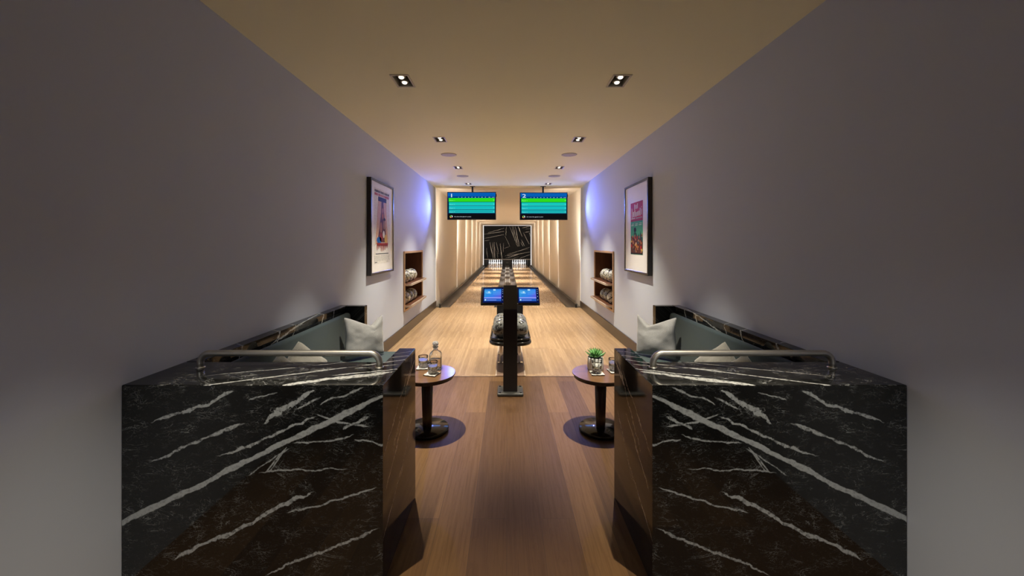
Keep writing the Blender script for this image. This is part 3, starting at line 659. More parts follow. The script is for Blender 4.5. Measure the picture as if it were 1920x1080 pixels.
# ================================================================== BALL NICHES
def ball(c, r, mi, label, group, rot):
    mb = MB(); mb.sphere(c, r, u=32, v=20)
    o = mb.build('bowling_ball', BALLS[mi], None, c); o.rotation_euler = rot
    return tag(o, label, 'bowling ball', group)
SHZ = (0.845, 0.490)
def niche(s):
    w = ('left', 'right')[s > 0]
    e = thing('ball_niche', 'wooden ball niche with two shelves recessed in the %s wall' % w, 'wall niche', (SX(s, HW), (NY0 + NY1) / 2, NZ0))
    t, dp = 0.034, 0.30
    mb = MB()
    for (a, b, c, d) in ((NY0, NY0 + t, NZ0, NZ1), (NY1 - t, NY1, NZ0, NZ1), (NY0 + t, NY1 - t, NZ0, NZ0 + t), (NY0 + t, NY1 - t, NZ1 - t, NZ1)): mb.box(SX(s, HW - 0.0015), SX(s, HW - 0.022), a, b, c, d, 0.002, 1)
    mb.build('frame', M['niche_frame'], e)
    mb = MB(); k = 0.012; g = t - 0.004
    for (a, b, c, d) in ((NY0 + g, NY0 + g + k, NZ0 + g, NZ1 - g), (NY1 - g - k, NY1 - g, NZ0 + g, NZ1 - g), (NY0 + g, NY1 - g, NZ0 + g, NZ0 + g + k), (NY0 + g, NY1 - g, NZ1 - g - k, NZ1 - g)): mb.box(SX(s, HW - 0.001), SX(s, HW + dp), a, b, c, d)
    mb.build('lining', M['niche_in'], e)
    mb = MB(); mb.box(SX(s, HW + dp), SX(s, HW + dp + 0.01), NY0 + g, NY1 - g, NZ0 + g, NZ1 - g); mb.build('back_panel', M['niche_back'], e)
    for j, z in enumerate(SHZ):
        out = HW - 0.115; r = 0.07; ya, yb = NY0 + t + 0.014, NY1 - t - 0.014
        pts = [(SX(s, HW + dp - 0.005), ya), (SX(s, out + r), ya)] + [(SX(s, out + r - r * math.sin(PI / 2 * i / 8)), ya + r - r * math.cos(PI / 2 * i / 8)) for i in range(1, 9)]
        pts += [(SX(s, out + r - r * math.cos(PI / 2 * i / 8)), yb - r + r * math.sin(PI / 2 * i / 8)) for i in range(9)] + [(SX(s, HW + dp - 0.005), yb)]
        mb = MB(); mb.prism(pts, 'z', z - 0.030, z - 0.018); mb.prism([(SX(s, XC * 0 + abs((q[0] - XC)) + (0.004 if abs(q[0] - XC) < HW + 0.1 else 0)), q[1]) for q in pts], 'z', z - 0.018, z - 0.012, mat=1); mb.prism(pts, 'z', z - 0.012, z)
        # raised lip keeps the balls on the shelf
        lp = [(SX(s, out + 0.012), ya + 0.07), (SX(s, out + 0.012), yb - 0.07)]
        mb.tube([(lp[0][0], lp[0][1], z), (lp[1][0], lp[1][1], z)], 0.006)
        o = mb.build('shelf', [M['shelf_edge'], M['shelf_line'], M['niche_in']], e)
        for p in o.data.polygons:
            if p.normal.z > 0.9 and p.area > 0.05: p.material_index = 2
        ys = [6.50, 6.745, 6.99]
        for i, y in enumerate(ys):
            lab = 'silver swirled bowling ball, %s on the %s shelf of the %s niche' % (('nearest the poster', 'middle one', 'nearest the lanes')[i], ('upper', 'lower')[j], w)
            ball((SX(s, HW + 0.055), y, z + 0.1085), 0.108, 2 if j == 0 or i == 0 else 1, lab, 'balls on the niche shelves', (i * 1.3 + j, s * 1.1 + i, j * 2.1 + i * 0.7))
niche(-1); niche(1)

# ================================================================== KIOSK
def kiosk():
    x = 0.0352; w = 0.0705
    e = thing('scoring_kiosk', 'black floor kiosk with two blue touch screens on a slanted head', 'scoring kiosk', (x, 3.88, 0))
    mb = MB(); mb.box(x - 0.13, x + 0.13, 3.775, 4.0, 0.0, 0.030, 0.011, 3); mb.build('base_plate', M['grey_metal'], e)
    for dx in (-0.105, 0.105):
        for dy in (3.80, 3.975): mb = MB(); mb.lathe([(0.0, 0.0), (0.011, 0.0), (0.011, 0.005), (0.007, 0.008), (0.0, 0.008)], (x + dx, dy, 0.030), 12); mb.build('bolt', M['black_metal'], e)
    d = 0.7071
    # column: upright, then leaning back with the screens
    prof = [(3.828, 0.030), (3.828, 0.835), (3.834, 0.848), (3.842, 0.857), (4.052, 1.067), (4.052 + 0.045, 1.067 - 0.045), (3.975, 0.90), (3.945, 0.84), (3.94, 0.030)]
    mb = MB(); mb.prism(prof, 'x', x - w, x + w, 0.004, 2); mb.build('column', M['black_metal'], e)
    # slanted head, built flat then tilted 45 degrees: local x, up the slope = y, out = z
    L = 0.232; org = Vector((x, 3.886, 0.893))
    R = Matrix.Translation(org) @ Matrix.Rotation(PI / 4, 4, 'X')
    mb = MB(); mb.box(-0.302, 0.302, 0.0, L, -0.03, -0.003, 0.010, 3, M4=R)
    mb.box(-w, w, -0.03, L - 0.002, -0.006, 0.0045, 0.003, 2, mat=1, M4=R)
    mb.box(-0.045, 0.045, -0.018, 0.004, 0.004, 0.0055, 0, mat=2, M4=R)
    mb.build('head', [M['black_plastic'], M['charcoal_metal'], M['black_plastic']], e)
    out = (0, -d, d)
    def scr(x0, x1):
        b0, b1 = 0.040, 0.197
        tl = R @ Vector((x0, b1, -0.003)); f = Face2D(tl, (x1 - x0, 0, 0), tuple((R @ Vector((x0, b0, -0.003))) - tl), out)
        q = N('kiosk_screen'); tc = q.pos()
        xs = q.math('DIVIDE', q.math('SUBTRACT', q.vmath('DOT_PRODUCT', tc, (1, 0, 0)), x + x0), x1 - x0)
        zs = q.math('DIVIDE', q.math('SUBTRACT', q.vmath('DOT_PRODUCT', tc, (0, 0, 1)), org.z + b0 * d), (b1 - b0) * d)
        dg = q.math('ADD', q.math('MULTIPLY', xs, 0.55), q.math('MULTIPLY', q.math('SUBTRACT', 1.0, zs), 0.5))
        dg = q.math('ADD', dg, q.math('MULTIPLY', q.math('SUBTRACT', q.noise(tc, 28.0, 2.0), 0.5), 0.25))
        c = q.ramp(dg, [(0.1, rgb(70, 165, 225)), (0.35, rgb(45, 140, 220)), (0.6, rgb(55, 125, 235)), (0.9, rgb(105, 85, 215))])
        em = q.n('ShaderNodeEmission'); q.l(c, em.inputs[0]); q.l(em.outputs[0], q.out.inputs[0])
        m = MB(); f.rect(m, -0.07, 1.16, -0.12, 1.13, 0.0008, 5)
        f.rect(m, 0, 1, 0, 1, 0.0012, 0)
        f.rect(m, 0.0, 0.5, 0.03, 0.10, 0.0016, 1); f.rect(m, 0.52, 0.66, 0.02, 0.13, 0.0016, 2)
        f.disc(m, 0.28, 0.27, 0.06, 0.07, 0.0016, 2); f.poly(m, [(0.06, 0.30), (0.22, 0.20), (0.42, 0.30), (0.38, 0.42), (0.15, 0.40)], 0.0014, 4)
        for k in range(4): f.rect(m, 0.5, 0.97, 0.16 + k * 0.085, 0.18 + k * 0.085, 0.0016, 4)
        f.rect(m, 0.0, 1.0, 0.69, 0.77, 0.0016, 3); f.rect(m, 0.0, 1.0, 0.79, 1.0, 0.0016, 1); f.rect(m, 0.17, 0.72, 0.89, 0.925, 0.002, 3)
        f.disc(m, 0.08, 0.90, 0.05, 0.065, 0.002, 2)
        for k, b in enumerate((0.07, 0.22, 0.38, 0.62, 0.9)): f.disc(m, 1.08, b, 0.018, 0.025, 0.0016, 2, 10)
        m.build('touch_screen', [q.m, emit('kiosk_bar', rgb(40, 92, 190)), emit('kiosk_white', rgb(190, 225, 245)), emit('kiosk_lilac', rgb(150, 160, 245)), emit('kiosk_light', rgb(105, 180, 240)), emit('kiosk_navy', rgb(12, 22, 70))], e)
    scr(-0.268, -0.092); scr(0.092, 0.268)
    for sx in (-1, 1): mb = MB(); mb.lathe([(0, 0), (0.006, 0), (0.006, 0.008), (0, 0.008)], (0, 0, 0), 12, M4=R @ Matrix.Translation((sx * (w + 0.004), 0.006, -0.003))); mb.build('screw', M['chrome'], e)
kiosk()

# ---- ball return
def rrect(cx, cy, hx, hy, r, n=8):
    pts = []
    for (sx, sy, a0) in ((1, 1, 0), (-1, 1, 90), (-1, -1, 180), (1, -1, 270)):
        for i in range(n + 1):
            an = math.radians(a0 + 90 * i / n); pts.append((cx + sx * (hx - r) + r * math.cos(an), cy + sy * (hy - r) + r * math.sin(an)))
    return pts
def ball_return():
    x = 0.043
    e = thing('ball_return', 'low black ball return tray behind the kiosk, full of swirled balls', 'ball return', (x, 4.9, 0))
    y0, y1 = 4.48, 5.40; cy, hy = (y0 + y1) / 2, (y1 - y0) / 2
    mb = MB(); mb.prism(rrect(x, cy, 0.255, hy, 0.16), 'z', 0.305, 0.350, 0.02, 3, smooth=True); mb.build('tray', M['black_lac'], e)
    mb = MB(); mb.prism(rrect(x, cy + 0.01, 0.232, hy - 0.025, 0.15), 'z', 0.3505, 0.372, 0.008, 2, smooth=True); mb.build('dish', M['grey_metal'], e)
    # raised side guards
    mb = MB()
    path = [(p[0], p[1]) for p in rrect(x, cy + 0.01, 0.236, hy - 0.02, 0.15, 10)]
    mb.tube([(p[0], p[1], 0.376) for p in path] + [(path[0][0], path[0][1], 0.376)], 0.011); mb.build('rim', M['black_lac'], e)
    hood = [(-0.178, 0.372), (-0.178, 0.66), (-0.168, 0.70), (-0.14, 0.722), (0.14, 0.722), (0.168, 0.70), (0.178, 0.66), (0.178, 0.372)]
    mb = MB(); mb.prism([(x + a, b) for a, b in hood], 'y', 5.235, 5.395, 0.008, 2); mb.build('hood', M['black_metal'], e)
    arch = [(x + 0.215 * math.cos(PI - PI * k / 24), 5.215, 0.40 + 0.19 * math.sin(PI * k / 24)) for k in range(25)]
    mb = MB(); mb.tube([(arch[0][0], 5.215, 0.372)] + arch + [(arch[-1][0], 5.215, 0.372)], 0.013); mb.build('arch_guard', M['black_lac'], e)
    for sx in (-1, 1):
        for yy in (4.84, 5.22):
            mb = MB(); mb.box(x + sx * 0.115 - 0.016, x + sx * 0.115 + 0.016, yy - 0.02, yy + 0.02, 0.014, 0.306, 0.004); o = mb.build('leg', M['chrome'], e)
            mb = MB(); mb.box(x + sx * 0.125 - 0.035, x + sx * 0.125 + 0.035, yy - 0.03, yy + 0.03, 0.006, 0.014, 0.003); mb.build('foot', M['chrome'], o)
    k = 0
    for j, yy in enumerate((4.650, 4.868, 5.086)):
        for i, dx in enumerate((-0.1105, 0.1105)):
            row = ('front', 'middle', 'rear')[j]
            ball((x + dx, yy, 0.372 + 0.108), 0.108, (0, 1, 1, 0, 1, 0)[k], 'black and white swirled bowling ball, %s row of the ball return, %s one' % (row, ('left', 'right')[i]), 'balls on the ball return', (k * 1.1, k * 0.7 + 0.4, k * 2.0)); k += 1
    mb = MB(); mb.box(x - 0.16, x + 0.16, Y_APP + 0.012, 5.75, 0.0, 0.005)
    for sx in (-1, 1): mb.box(x + sx * 0.16, x + sx * 0.172, Y_APP + 0.012, 5.75, 0.0, 0.006, mat=1)
    tag(mb.build('track_cover', [M['cover'], M['shelf_edge']], None, (x, 5.0, 0)), 'flat brown cover strip on the approach floor under the ball return', 'cover strip')
M['cover'] = wood_mat('cover_wood', (0.20, 0.13, 0.095, 1), (0.27, 0.18, 0.13, 1), 60, (1, 12, 1), 0.4, 0.1)
ball_return()
mb = MB(); mb.box(SX(-1, HW - 0.02), SX(1, HW - 0.02), Y_APP - 0.006, Y_APP + 0.008, 0.0, 0.002); struct(mb.build('trim_13', M['walnut_dark']))

# ================================================================== MARBLE PARTITIONS
PYF, PYB, PYW, PZ = 1.68, 2.01, 2.276, 0.884
PIN_U = 0.5895
def partition(s):
    w = ('left', 'right')[s > 0]
    au = ((s, 0, 0), -s * PC)                  # distance from the aisle's centre line
    front = marble('marble_front_' + w, (au, ((0, 0, 1), 0.0)), [
        (0.56, 0.855, 1.95, 0.175, 0.0115, 0.040), (0.66, 0.70, 0.87, 0.755, 0.004, 0.05), (0.88, 0.745, 1.30, 0.565, 0.0055, 0.085), (0.66, 0.745, 0.76, 0.70, 0.0065, 0.06),
        (0.90, 0.865, 1.10, 0.72, 0.0095, 0.11), (0.68, 0.872, 0.86, 0.80, 0.0035, 0.06), (0.86, 0.83, 0.96, 0.78, 0.0035, 0.06), (0.72, 0.665, 0.98, 0.625, 0.0035, 0.06),
        (0.58, 0.62, 0.72, 0.645, 0.003, 0.06), (1.00, 0.60, 1.17, 0.49, 0.0022, 0.05), (0.75, 0.52, 1.12, 0.50, 0.0025, 0.05), (1.05, 0.855, 1.18, 0.815, 0.003, 0.05),
        (0.62, 0.43, 1.0, 0.33, 0.004, 0.06), (1.2, 0.72, 1.6, 0.55, 0.006, 0.07), (0.9, 0.42, 1.5, 0.12, 0.008, 0.07), (1.25, 0.85, 1.6, 0.72, 0.007, 0.08), (0.62, 0.25, 1.1, 0.05, 0.005, 0.07), (1.02, 0.60, 1.10, 0.50, 0.0028, 0.02), (1.01, 0.61, 1.085, 0.50, 0.0022, 0.02)], 3.1)
    top = marble('marble_top_' + w, (au, ((0, 1, 0), 0.0)), [
        (0.66, 2.005, 1.70, 1.52, 0.0065, 0.018), (0.60, 1.86, 1.04, 1.675, 0.0180, 0.07), (0.58, 1.90, 0.86, 1.80, 0.0060, 0.05), (0.60, 1.97, 0.80, 1.90, 0.0050, 0.04), (0.85, 2.02, 1.45, 1.80, 0.0035, 0.04), (0.58, 2.22, 0.72, 2.14, 0.006, 0.05), (0.58, 2.13, 0.70, 2.08, 0.006, 0.05), (0.58, 2.06, 0.75, 1.96, 0.006, 0.05), (0.70, 1.95, 1.0, 1.87, 0.003, 0.05)], 5.7 + s, 1.8, (0.46, 0.47, 0.46, 1), spec=0.22)
    aisle = marble('marble_aisle_' + w, (((0, 1, 0), 0.0), ((0, 0, 1), 0.0)), [
        (1.69, 0.56, 2.10, 0.80, 0.0035, 0.09), (1.82, 0.50, 2.22, 0.86, 0.0048, 0.10), (2.08, 0.735, 2.28, 0.82, 0.010, 0.10), (1.72, 0.40, 2.05, 0.60, 0.004, 0.07), (1.95, 0.30, 2.20, 0.55, 0.004, 0.08), (1.68, 0.2, 2.0, 0.36, 0.004, 0.07)], 9.3, 0.25, (0.62, 0.54, 0.45, 1), spec=0.33)
    e = thing('marble_partition', 'black marble half wall with white veins standing in front of the %s banquette' % w, 'marble partition', (PX(s, 1.0), 1.85, 0))
    ui, ue = PIN_U, HW - 0.003 - s * (PC - XC)
    pts = [(PX(s, ui), PYF), (PX(s, ue), PYF), (PX(s, ue), PYB), (PX(s, ui + 0.095), PYB), (PX(s, ui + 0.095), PYW), (PX(s, ui), PYW)]
    mb = MB(); mb.prism(pts, 'z', 0.0, PZ, 0.0025, 1)
    o = mb.build('slab', [front, top, aisle], e)
    for p in o.data.polygons:
        n = p.normal
        p.material_index = 1 if n.z > 0.6 else (2 if abs(n.x) > 0.7 else 0)
    # steel bar along the top
    h = thing('handrail', 'low brushed steel rail on top of the %s marble half wall' % w, 'handrail', (PX(s, 1.1), 1.915, PZ))
    uf, ur, r, zt, yy = 0.682, 1.575, 0.048, 0.957, 1.915
    path = [(uf, PZ)] + [(uf, zt - r)] + [(uf + r - r * math.cos(PI / 2 * i / 8), zt - r + r * math.sin(PI / 2 * i / 8)) for i in range(1, 9)] + [(ur - r + r * math.sin(PI / 2 * i / 8), zt - r + r * math.cos(PI / 2 * i / 8)) for i in range(0, 9)] + [(ur, PZ)]
    mb = MB(); mb.tube([(PX(s, a), yy, b) for a, b in path], 0.0155, 18); mb.build('bar', M['steel'], h)
    for a in (uf, ur): mb = MB(); mb.lathe([(0, 0), (0.021, 0), (0.021, 0.004), (0.017, 0.006), (0, 0.006)], (PX(s, a), yy, PZ), 20); mb.build('flange', M['steel'], h)
partition(-1); partition(1)

# ================================================================== BANQUETTES
def rounded(pts, r, n=6):
    """rounds the corners of a closed 2D outline"""
    out = []; L = len(pts)
    for i in range(L):
        p0, p1, p2 = Vector(pts[i - 1]), Vector(pts[i]), Vector(pts[(i + 1) % L])
        rr = r[i] if isinstance(r, (list, tuple)) else r
        if rr <= 0: out.append(tuple(p1)); continue
        a = p1 + (p0 - p1).normalized() * rr; b = p1 + (p2 - p1).normalized() * rr
        for k in range(n + 1):
            t = k / n; q = a * (1 - t) ** 2 + p1 * 2 * t * (1 - t) + b * t * t; out.append((q.x, q.y))
    return out
def banquette(s):
    w = ('left', 'right')[s > 0]
    e = thing('banquette', 'dark teal upholstered banquette with black marble ledge along the %s wall' % w, 'banquette', (SX(s, 1.4), 3.0, 0))
    ya, yb, ye = PYB + 0.006, 3.825, 3.90
    led = marble('marble_ledge_' + w, (((0, 1, 0), 0.0), ((s, 0, 1.0), 0.0)), [(2.2 + k * 0.31 + d, 2.2, 2.5 + k * 0.31 + d, 2.8, wd, 0.09) for k, (d, wd) in enumerate(((0, .006), (0.06, .004), (-0.04, .003), (0.1, .007), (0.0, .004), (0.12, .005)))] + [(2.6, 2.42, 3.7, 2.60, 0.006, 0.05)], 14.0 + s, 0.7, spec=0.2)
    mb = MB(); mb.box(SX(s, HW - 0.002), SX(s, 1.640), ya, ye, 0.0, PZ, 0.003, 1); mb.build('marble_ledge', led, e)
    mb = MB(); mb.box(SX(s, 1.6395), SX(s, 1.450), yb, ye, 0.0, PZ, 0.003, 1); mb.build('end_panel', led, e)
    mb = MB(); mb.box(SX(s, 1.6395), SX(s, 1.10), ya, yb - 0.004, 0.0, 0.285, 0.004); mb.build('plinth', M['walnut_dark'], e)
    prof = rounded([(1.635, 0.286), (1.635, 0.822), (1.585, 0.822), (1.552, 0.44), (1.552, 0.286)], [0.002, 0.02, 0.024, 0, 0.002])
    mb = MB(); mb.soft_prism([(SX(s, a), b) for a, b in prof], ya, yb - 0.006, 0.03); mb.build('back_cushion', M['velvet'], e)
    prof = rounded([(1.550, 0.2865), (1.550, 0.44), (1.04, 0.44), (1.04, 0.2865)], [0.002, 0.012, 0.045, 0.03])
    mb = MB(); mb.soft_prism([(SX(s, a), b) for a, b in prof], ya, yb - 0.006, 0.03); mb.build('seat_cushion', M['velvet'], e)
banquette(-1); banquette(1)

def cushion(size, thick, center, normal, up, roll, mat, label, group, chop=0.0, seed=0, skew=0.0):
    """square scatter cushion: normal and up give its stance, chop pushes a dent into its top edge"""
    n = 30; t = bmesh.new()
    nv = Vector(normal).normalized(); uv = Vector(up); uv = (uv - nv * uv.dot(nv)).normalized(); wv = uv.cross(nv)
    def edge(q): return 1 - q * q
    grid = {}
    for sd in (1, -1):
        for i in range(n + 1):
            for j in range(n + 1):
                if sd < 0 and (i in (0, n) or j in (0, n)): grid[(sd, i, j)] = grid[(1, i, j)]; continue
                a, b = 2 * i / n - 1, 2 * j / n - 1
                th = thick / 2 * (max(edge(a) * edge(b), 0.0)) ** 0.38
                pull_a = 1 - 0.10 * edge(b) ** 1.0 * abs(a) ** 3; pull_b = 1 - 0.10 * edge(a) * abs(b) ** 3
                x, y = a * pull_a * size / 2, b * pull_b * size / 2
                cr = 1 - 0.075 * (abs(a) * abs(b)) ** 5; x *= cr; y *= cr
                da = a - skew; dn = chop * max(0.0, 1 - abs(da) / (1.05 + (0.35 if da * skew < 0 else -0.35) * min(1, abs(skew) * 3))) ** 1.25 * max((b + 0.5) / 1.5, 0) ** 1.8
                y -= dn
                fold = 0.006 * mnoise.noise(Vector((a * 2.2 + seed, b * 2.2, sd))) + 0.003 * mnoise.noise(Vector((a * 6 + seed, b * 6, sd)))
                z = sd * (th + fold * (th / (thick / 2 + 1e-6))) + 0.02 * mnoise.noise(Vector((a * 1.3, b * 1.3, seed)))
                grid[(sd, i, j)] = t.verts.new((x, y, z))
        for i in range(n):
            for j in range(n):
                q = [grid[(sd, i, j)], grid[(sd, i + 1, j)], grid[(sd, i + 1, j + 1)], grid[(sd, i, j + 1)]]
                t.faces.new(q if sd > 0 else q[::-1])
    R = Matrix((wv, uv, nv)).transposed().to_4x4() @ Matrix.Rotation(roll, 4, 'Z')
    mb = MB(); mb.add(t, 0, None, True)
    o = mb.build('throw_pillow', mat)
    o.matrix_world = Matrix.Translation(center) @ R
    return tag(o, label, 'pillow', group)
for s in (-1, 1):
    w = ('left', 'right')[s > 0]; g = 'grey linen pillows on the banquettes'
    cushion(0.395, 0.14, (SX(s, 1.365), 3.60, 0.645), (-s * 0.68, -0.70, 0.14), (0, 0, 1), 0.04 * s, M['linen'], 'large grey linen pillow with dented top, far end of the %s banquette' % w, g, 0.10, 1 + s, -s * 0.33)
    for (pk, yy, zz, ps, sz, lab) in ((1.500, 2.69, 0.830, 1.10, 0.290, 'grey pillow leaning on the %s banquette back, its peak just above the steel rail'), (1.490, 2.44, 0.818, 1.10, 0.278, 'smallest grey pillow on the %s banquette, nearest the marble half wall, mostly hidden')):
        nh = Vector((-s * math.sin(ps), -math.cos(ps), 0)); nrm = nh * 0.94 + Vector((0, 0, 0.34))
        up = (Vector((0, 0, 1)) - nrm.normalized() * nrm.normalized().z).normalized()
        ctr = Vector((SX(s, pk), yy, zz)) - up * (sz * 0.70)
        cushion(sz, 0.11, ctr, nrm, (0, 0, 1), PI / 4, M['linen_dark'], lab % w, g, 0.0, 5 + s + yy)

# ================================================================== SIDE TABLES AND WHAT STANDS ON THEM
TZ = 0.463
def table(x, y, lab):
    e = thing('side_table', lab, 'side table', (x, y, 0))
    mb = MB(); mb.lathe([(0, 0), (0.165, 0), (0.172, 0.005), (0.172, 0.022), (0.166, 0.028), (0, 0.028)], (x, y, 0), 64); mb.build('base', M['black_lac'], e)
    fl = lambda an, r, z: r * (1.0 - 0.045 * abs(math.sin(an * 12)))
    mb = MB(); mb.lathe([(0.036, 0.028), (0.037, 0.05), (0.048, TZ - 0.035)], (x, y, 0), 144, shape=fl); mb.build('column', M['walnut_dark'], e)
    mb = MB(); mb.lathe([(0.205, TZ - 0.036), (0.212, TZ - 0.034), (0.214, TZ - 0.026), (0.210, TZ - 0.024), (0.216, TZ - 0.022), (0.218, TZ - 0.014), (0.214, TZ - 0.012), (0.222, TZ - 0.011), (0.2265, TZ - 0.006), (0.2245, TZ), (0, TZ)], (x, y, 0), 80)
    o = mb.build('table_top', [M['walnut'], M['walnut_dark']], e)
    for p in o.data.polygons:
        p.material_index = 0 if p.normal.z > 0.9 else 1
        p.use_smooth = p.normal.z < 0.9
TLX, TRX, TY = -0.642, 0.757, 3.10
table(TLX, TY, 'round walnut side table with fluted stem holding the glass decanter')
table(TRX, TY, 'round walnut side table with fluted stem holding the potted succulent')

def coaster(x, y, rz, lab):
    mb = MB(); mb.box(-0.052, 0.052, -0.052, 0.052, 0.0, 0.006, 0.002, 1); mb.box(-0.050, 0.050, -0.050, 0.050, 0.006, 0.0085, 0.001, 1, mat=1)
    o = mb.build('coaster', [M['black_lac'], M['coaster']]); o.location = (x, y, TZ); o.rotation_euler = (0, 0, rz)
    tag(o, lab, 'coaster', 'patterned coasters')
def tumbler(x, y, lab, rz=0.0):
    e = thing('tumbler', lab, 'drinking glass', (x, y, TZ + 0.0085), 'cut glass tumblers')
    fac = lambda an, r, z: r * (1.0 + (0.05 * math.cos(an * 12) if 0.004 < z < 0.040 else 0.0))
    mb = MB(); mb.lathe([(0.030, 0.0), (0.034, 0.003), (0.036, 0.010), (0.0375, 0.020), (0.0385, 0.030), (0.0388, 0.038), (0.0385, 0.0400), (0.0, 0.0400)], (x, y, TZ + 0.0085), 48, shape=fac, smooth=False); mb.build('cut_base', M['cutglass'], e)
    mb = MB(); mb.lathe([(0.0368, 0.0402), (0.0385, 0.0402), (0.0408, 0.095), (0.0400, 0.096), (0.0392, 0.095), (0.0368, 0.0402)], (x, y, TZ + 0.0085), 48)
    bmesh.ops.remove_doubles(mb.bm, verts=mb.bm.verts[:], dist=1e-6)
    mb.build('wall', M['glass'], e)
def decanter(x, y):
    z = TZ; e = thing('decanter', 'square-shouldered clear glass decanter with faceted stopper on the left side table', 'decanter', (x, y, z))
    def sq(an, r, zz):
        if zz > 0.148 or r < 0.03: return r
        k = 4.0; c, s_ = abs(math.cos(an)), abs(math.sin(an)); f = (c ** k + s_ ** k) ** (-1 / k)
        return r * f
    mb = MB(); mb.lathe([(0.0, 0.0), (0.046, 0.0), (0.049, 0.004), (0.0495, 0.06), (0.0495, 0.110), (0.047, 0.128), (0.040, 0.142), (0.028, 0.151), (0.019, 0.156), (0.0165, 0.164), (0.0165, 0.172), (0.023, 0.178), (0.0235, 0.186), (0.016, 0.188), (0.012, 0.186), (0.0125, 0.160), (0.024, 0.147), (0.042, 0.127), (0.0445, 0.108), (0.0445, 0.018), (0.040, 0.012), (0.0, 0.012)], (x, y, z), 64, shape=sq, M4=None)
    o = mb.build('bottle', M['glass'], e)
    mb = MB(); mb.lathe([(0.0, 0.0125), (0.040, 0.0125), (0.0442, 0.0185), (0.0442, 0.080), (0.0, 0.080)], (x, y, z), 48, shape=sq); mb.build('spirit', M['liquor'], e)
    mb = MB(); mb.lathe([(0.010, 0.165), (0.0105, 0.188), (0.0155, 0.190), (0.025, 0.199), (0.0255, 0.214), (0.020, 0.226), (0.0, 0.228)], (x, y, z), 10, smooth=False); mb.build('stopper', M['cutglass'], e)
M['liquor'] = N('spirit_liquid').bsdf((0.95, 0.93, 0.88, 1), 0.0, 0.5, trans=1.0, ior=1.34)
decanter(-0.594, 3.20)
coaster(-0.700, 3.215, 0.05, 'patterned coaster under the tumbler at the back of the left table'); tumbler(-0.700, 3.215, 'cut glass tumbler on a coaster at the back of the left table, beside the decanter')
coaster(-0.595, 3.058, -0.32, 'tilted patterned coaster in front of the decanter on the left table'); tumbler(-0.592, 3.064, 'cut glass tumbler on a coaster standing in front of the decanter')
coaster(0.722, 3.075, 0.02, 'patterned coaster in front of the white plant pot'); tumbler(0.722, 3.078, 'cut glass tumbler on a coaster in front of the white plant pot')
coaster(0.880, 3.125, 0.1, 'patterned coaster to the right of the white plant pot, half behind the marble'); tumbler(0.872, 3.135, 'cut glass tumbler to the right of the plant pot, half behind the marble')

def succulent(x, y):
    z = TZ; e = thing('potted_succulent', 'green spiky succulent in a round white ceramic pot on the right table', 'potted plant', (x, y, z))
    mb = MB(); mb.lathe([(0.0, 0.0), (0.060, 0.0), (0.065, 0.005), (0.0655, 0.05), (0.062, 0.100), (0.060, 0.103), (0.057, 0.100), (0.057, 0.085), (0.0, 0.085)], (x, y, z), 48); mb.build('pot', M['pot'], e)
    mb = MB(); mb.lathe([(0.0, 0.0855), (0.0565, 0.0855), (0.05, 0.094), (0.0, 0.098)], (x, y, z), 24); mb.build('soil', M['soil'], e)
    mb = MB(); rr = random.Random(5)
    for ring, (cnt, L, el, wd) in enumerate(((13, 0.090, 14, 0.017), (12, 0.084, 32, 0.016), (10, 0.074, 50, 0.014), (7, 0.060, 68, 0.011), (4, 0.045, 82, 0.008))):
        for k in range(cnt):
            az = 2 * PI * (k + 0.5 * (ring % 2)) / cnt + rr.uniform(-0.1, 0.1); ev = math.radians(el + rr.uniform(-5, 5)); l = L * rr.uniform(0.9, 1.08)
            t = bmesh.new(); rings = []
            for q in range(8):
                f = q / 7; ww = wd * (math.sin(PI * (0.18 + 0.72 * f)) ** 0.8) * (1 - f ** 4); th = 0.0045 * (1 - f) + 0.0008
                cur = 0.014 * f * f
                ctr = (f * l, cur)
                rings.append([t.verts.new((ctr[0], ww, ctr[1] + 0.004)), t.verts.new((ctr[0], 0, ctr[1] - th)), t.verts.new((ctr[0], -ww, ctr[1] + 0.004)), t.verts.new((ctr[0], 0, ctr[1] + th * 0.5))])
            for A, B in zip(rings, rings[1:]):
                for j in range(4): t.faces.new((A[j], A[(j + 1) % 4], B[(j + 1) % 4], B[j]))
            t.faces.new(rings[0][::-1])
            bmesh.ops.recalc_face_normals(t, faces=t.faces[:])
            mb.add(t, 0, Matrix.Translation((x, y, z + 0.099 + ring * 0.003)) @ Matrix.Rotation(az, 4, 'Z') @ Matrix.Rotation(-ev, 4, 'Y'), True)
    mb.build('leaves', M['leaf'], e)
succulent(0.735, 3.185)

# ================================================================== LIGHTS
def light(kind, name, loc, energy, color, rot=(0, 0, 0), **kw):
    d = bpy.data.lights.new(name, kind); d.energy = energy; d.color = color
    for k, v in kw.items(): setattr(d, k, v)
    o = bpy.data.objects.new(name, d); COL.objects.link(o); o.location = loc; o.rotation_euler = rot
    return o
def aim(o, target):
    o.rotation_euler = (Vector(target) - o.location).to_track_quat('-Z', 'Y').to_euler()
WARM = (1.0, 0.895, 0.71)
for s in (-1, 1):
    for y, p, a in zip(LAMP_Y, (560, 430, 430, 440), (54, 74, 76, 76)):
        light('SPOT', 'downlight_beam', (SX(s, LX), y, CEIL - 0.015), p, WARM, spot_size=math.radians(a), spot_blend=1.0, shadow_soft_size=0.012)
for s in (-1, 1):
    light('SPOT', 'downlight_beam', (SX(s, LX), 1.35, CEIL - 0.015), 320, WARM, spot_size=math.radians(52), spot_blend=1.0, shadow_soft_size=0.012)
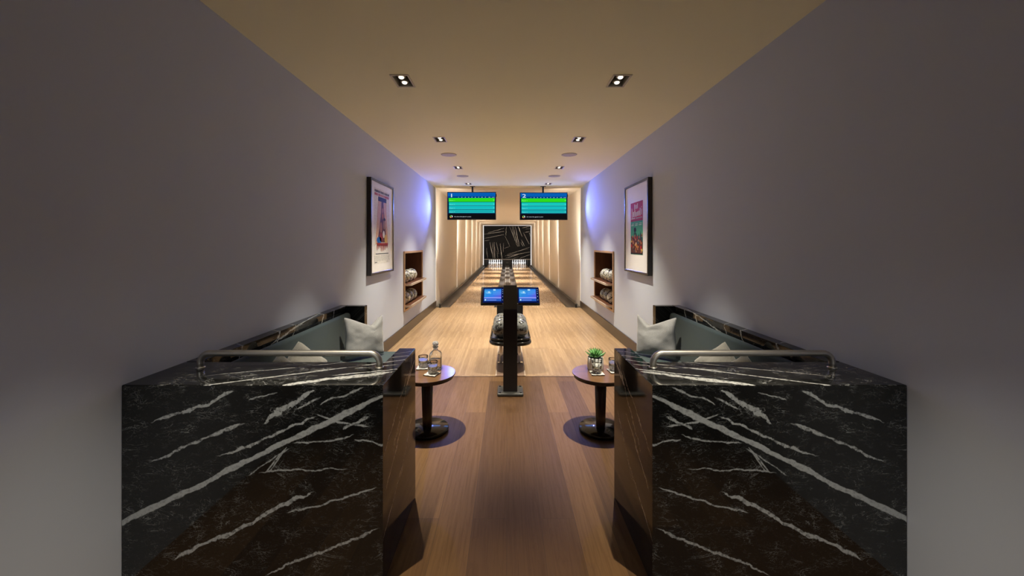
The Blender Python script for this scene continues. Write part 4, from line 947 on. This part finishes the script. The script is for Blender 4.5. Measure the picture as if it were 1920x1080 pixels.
# light given off by the score screens
for x0, x1 in ((-1.373, -0.248), (0.300, 1.400)):
    o = light('AREA', 'screen_glow', ((x0 + x1) / 2, YM - 0.012, 2.38), 5, (0.24, 0.32, 1.0), shape='RECTANGLE', size=1.1, size_y=0.6)
    aim(o, ((x0 + x1) / 2, 0, 2.38))
for s in (-1, 1):  # added spots that strengthen the screens' blue glow on the side walls
    o = light('SPOT', 'screen_glow_boost', (SX(s, 1.30), YM - 0.03, 2.36), 135, (0.16, 0.21, 1.0), spot_size=math.radians(82), spot_blend=1.0, shadow_soft_size=0.03)
    aim(o, (SX(s, HW), YM - 1.15, 2.28))
# linear lamps in the ceiling seams of the lane hall
for y0 in SEAM[1:-1]:
    o = light('AREA', 'seam_light', (XC, y0 + 0.03, CEIL + 0.012), 44, (1.0, 0.91, 0.78), shape='RECTANGLE', size=1.9, size_y=0.03, spread=math.radians(46))
# vertical light lines along the lane walls, each washing the panel behind it
for s in (-1, 1):
    for i, y0 in enumerate(SEAM[:-1]):
        o = light('AREA', 'wall_line_light', (SX(s, HW - 0.09), y0 + 0.03, 1.42), 23 if i else 17, (1.0, 0.90, 0.77), shape='RECTANGLE', size=0.02, size_y=2.7)
        o.rotation_euler = Vector((s * 0.35, 1.0, 0)).to_track_quat('-Z', 'Z').to_euler()
# pin deck lamps
for s in (-1, 1):
    o = light('AREA', 'pin_light', (SX(s, 0.86), Y_MASK + 0.08, 0.62), 17, (0.95, 0.97, 1.0), shape='RECTANGLE', size=1.0, size_y=0.08)
    aim(o, (SX(s, 0.86), 28.2, 0.10))
# unseen fill spots added behind the camera to brighten the marble fronts
for s in (-1, 1):
    o = light('SPOT', 'marble_fill', (SX(s, 1.2), -2.2, 2.1), 105, (1.0, 0.97, 0.94), spot_size=math.radians(30), spot_blend=0.8, shadow_soft_size=0.08)
    aim(o, (SX(s, 1.30), 1.7, 0.50))

wd = bpy.data.worlds.new('world'); scene.world = wd; wd.use_nodes = True
wd.node_tree.nodes['Background'].inputs[0].default_value = (0.5, 0.5, 0.6, 1); wd.node_tree.nodes['Background'].inputs[1].default_value = 0.02

# ================================================================== CAMERA
cd = bpy.data.cameras.new('camera'); cam = bpy.data.objects.new('camera', cd); COL.objects.link(cam)
cd.sensor_fit = 'HORIZONTAL'; cd.sensor_width = 36.0; cd.lens = 36.0 * F / 1920.0
cd.shift_x = (960.0 - CX) / 1920.0; cd.shift_y = (CY - 540.0) / 1920.0
cd.clip_start = 0.05; cd.clip_end = 100
cam.location = (0, 0, H); cam.rotation_euler = (PI / 2, 0, 0)
scene.camera = cam
scene.view_settings.view_transform = 'Standard'; scene.view_settings.look = 'None'
scene.view_settings.exposure = 0.0; scene.view_settings.gamma = 1.0
try: scene.view_settings.use_curve_mapping = False
except Exception: pass
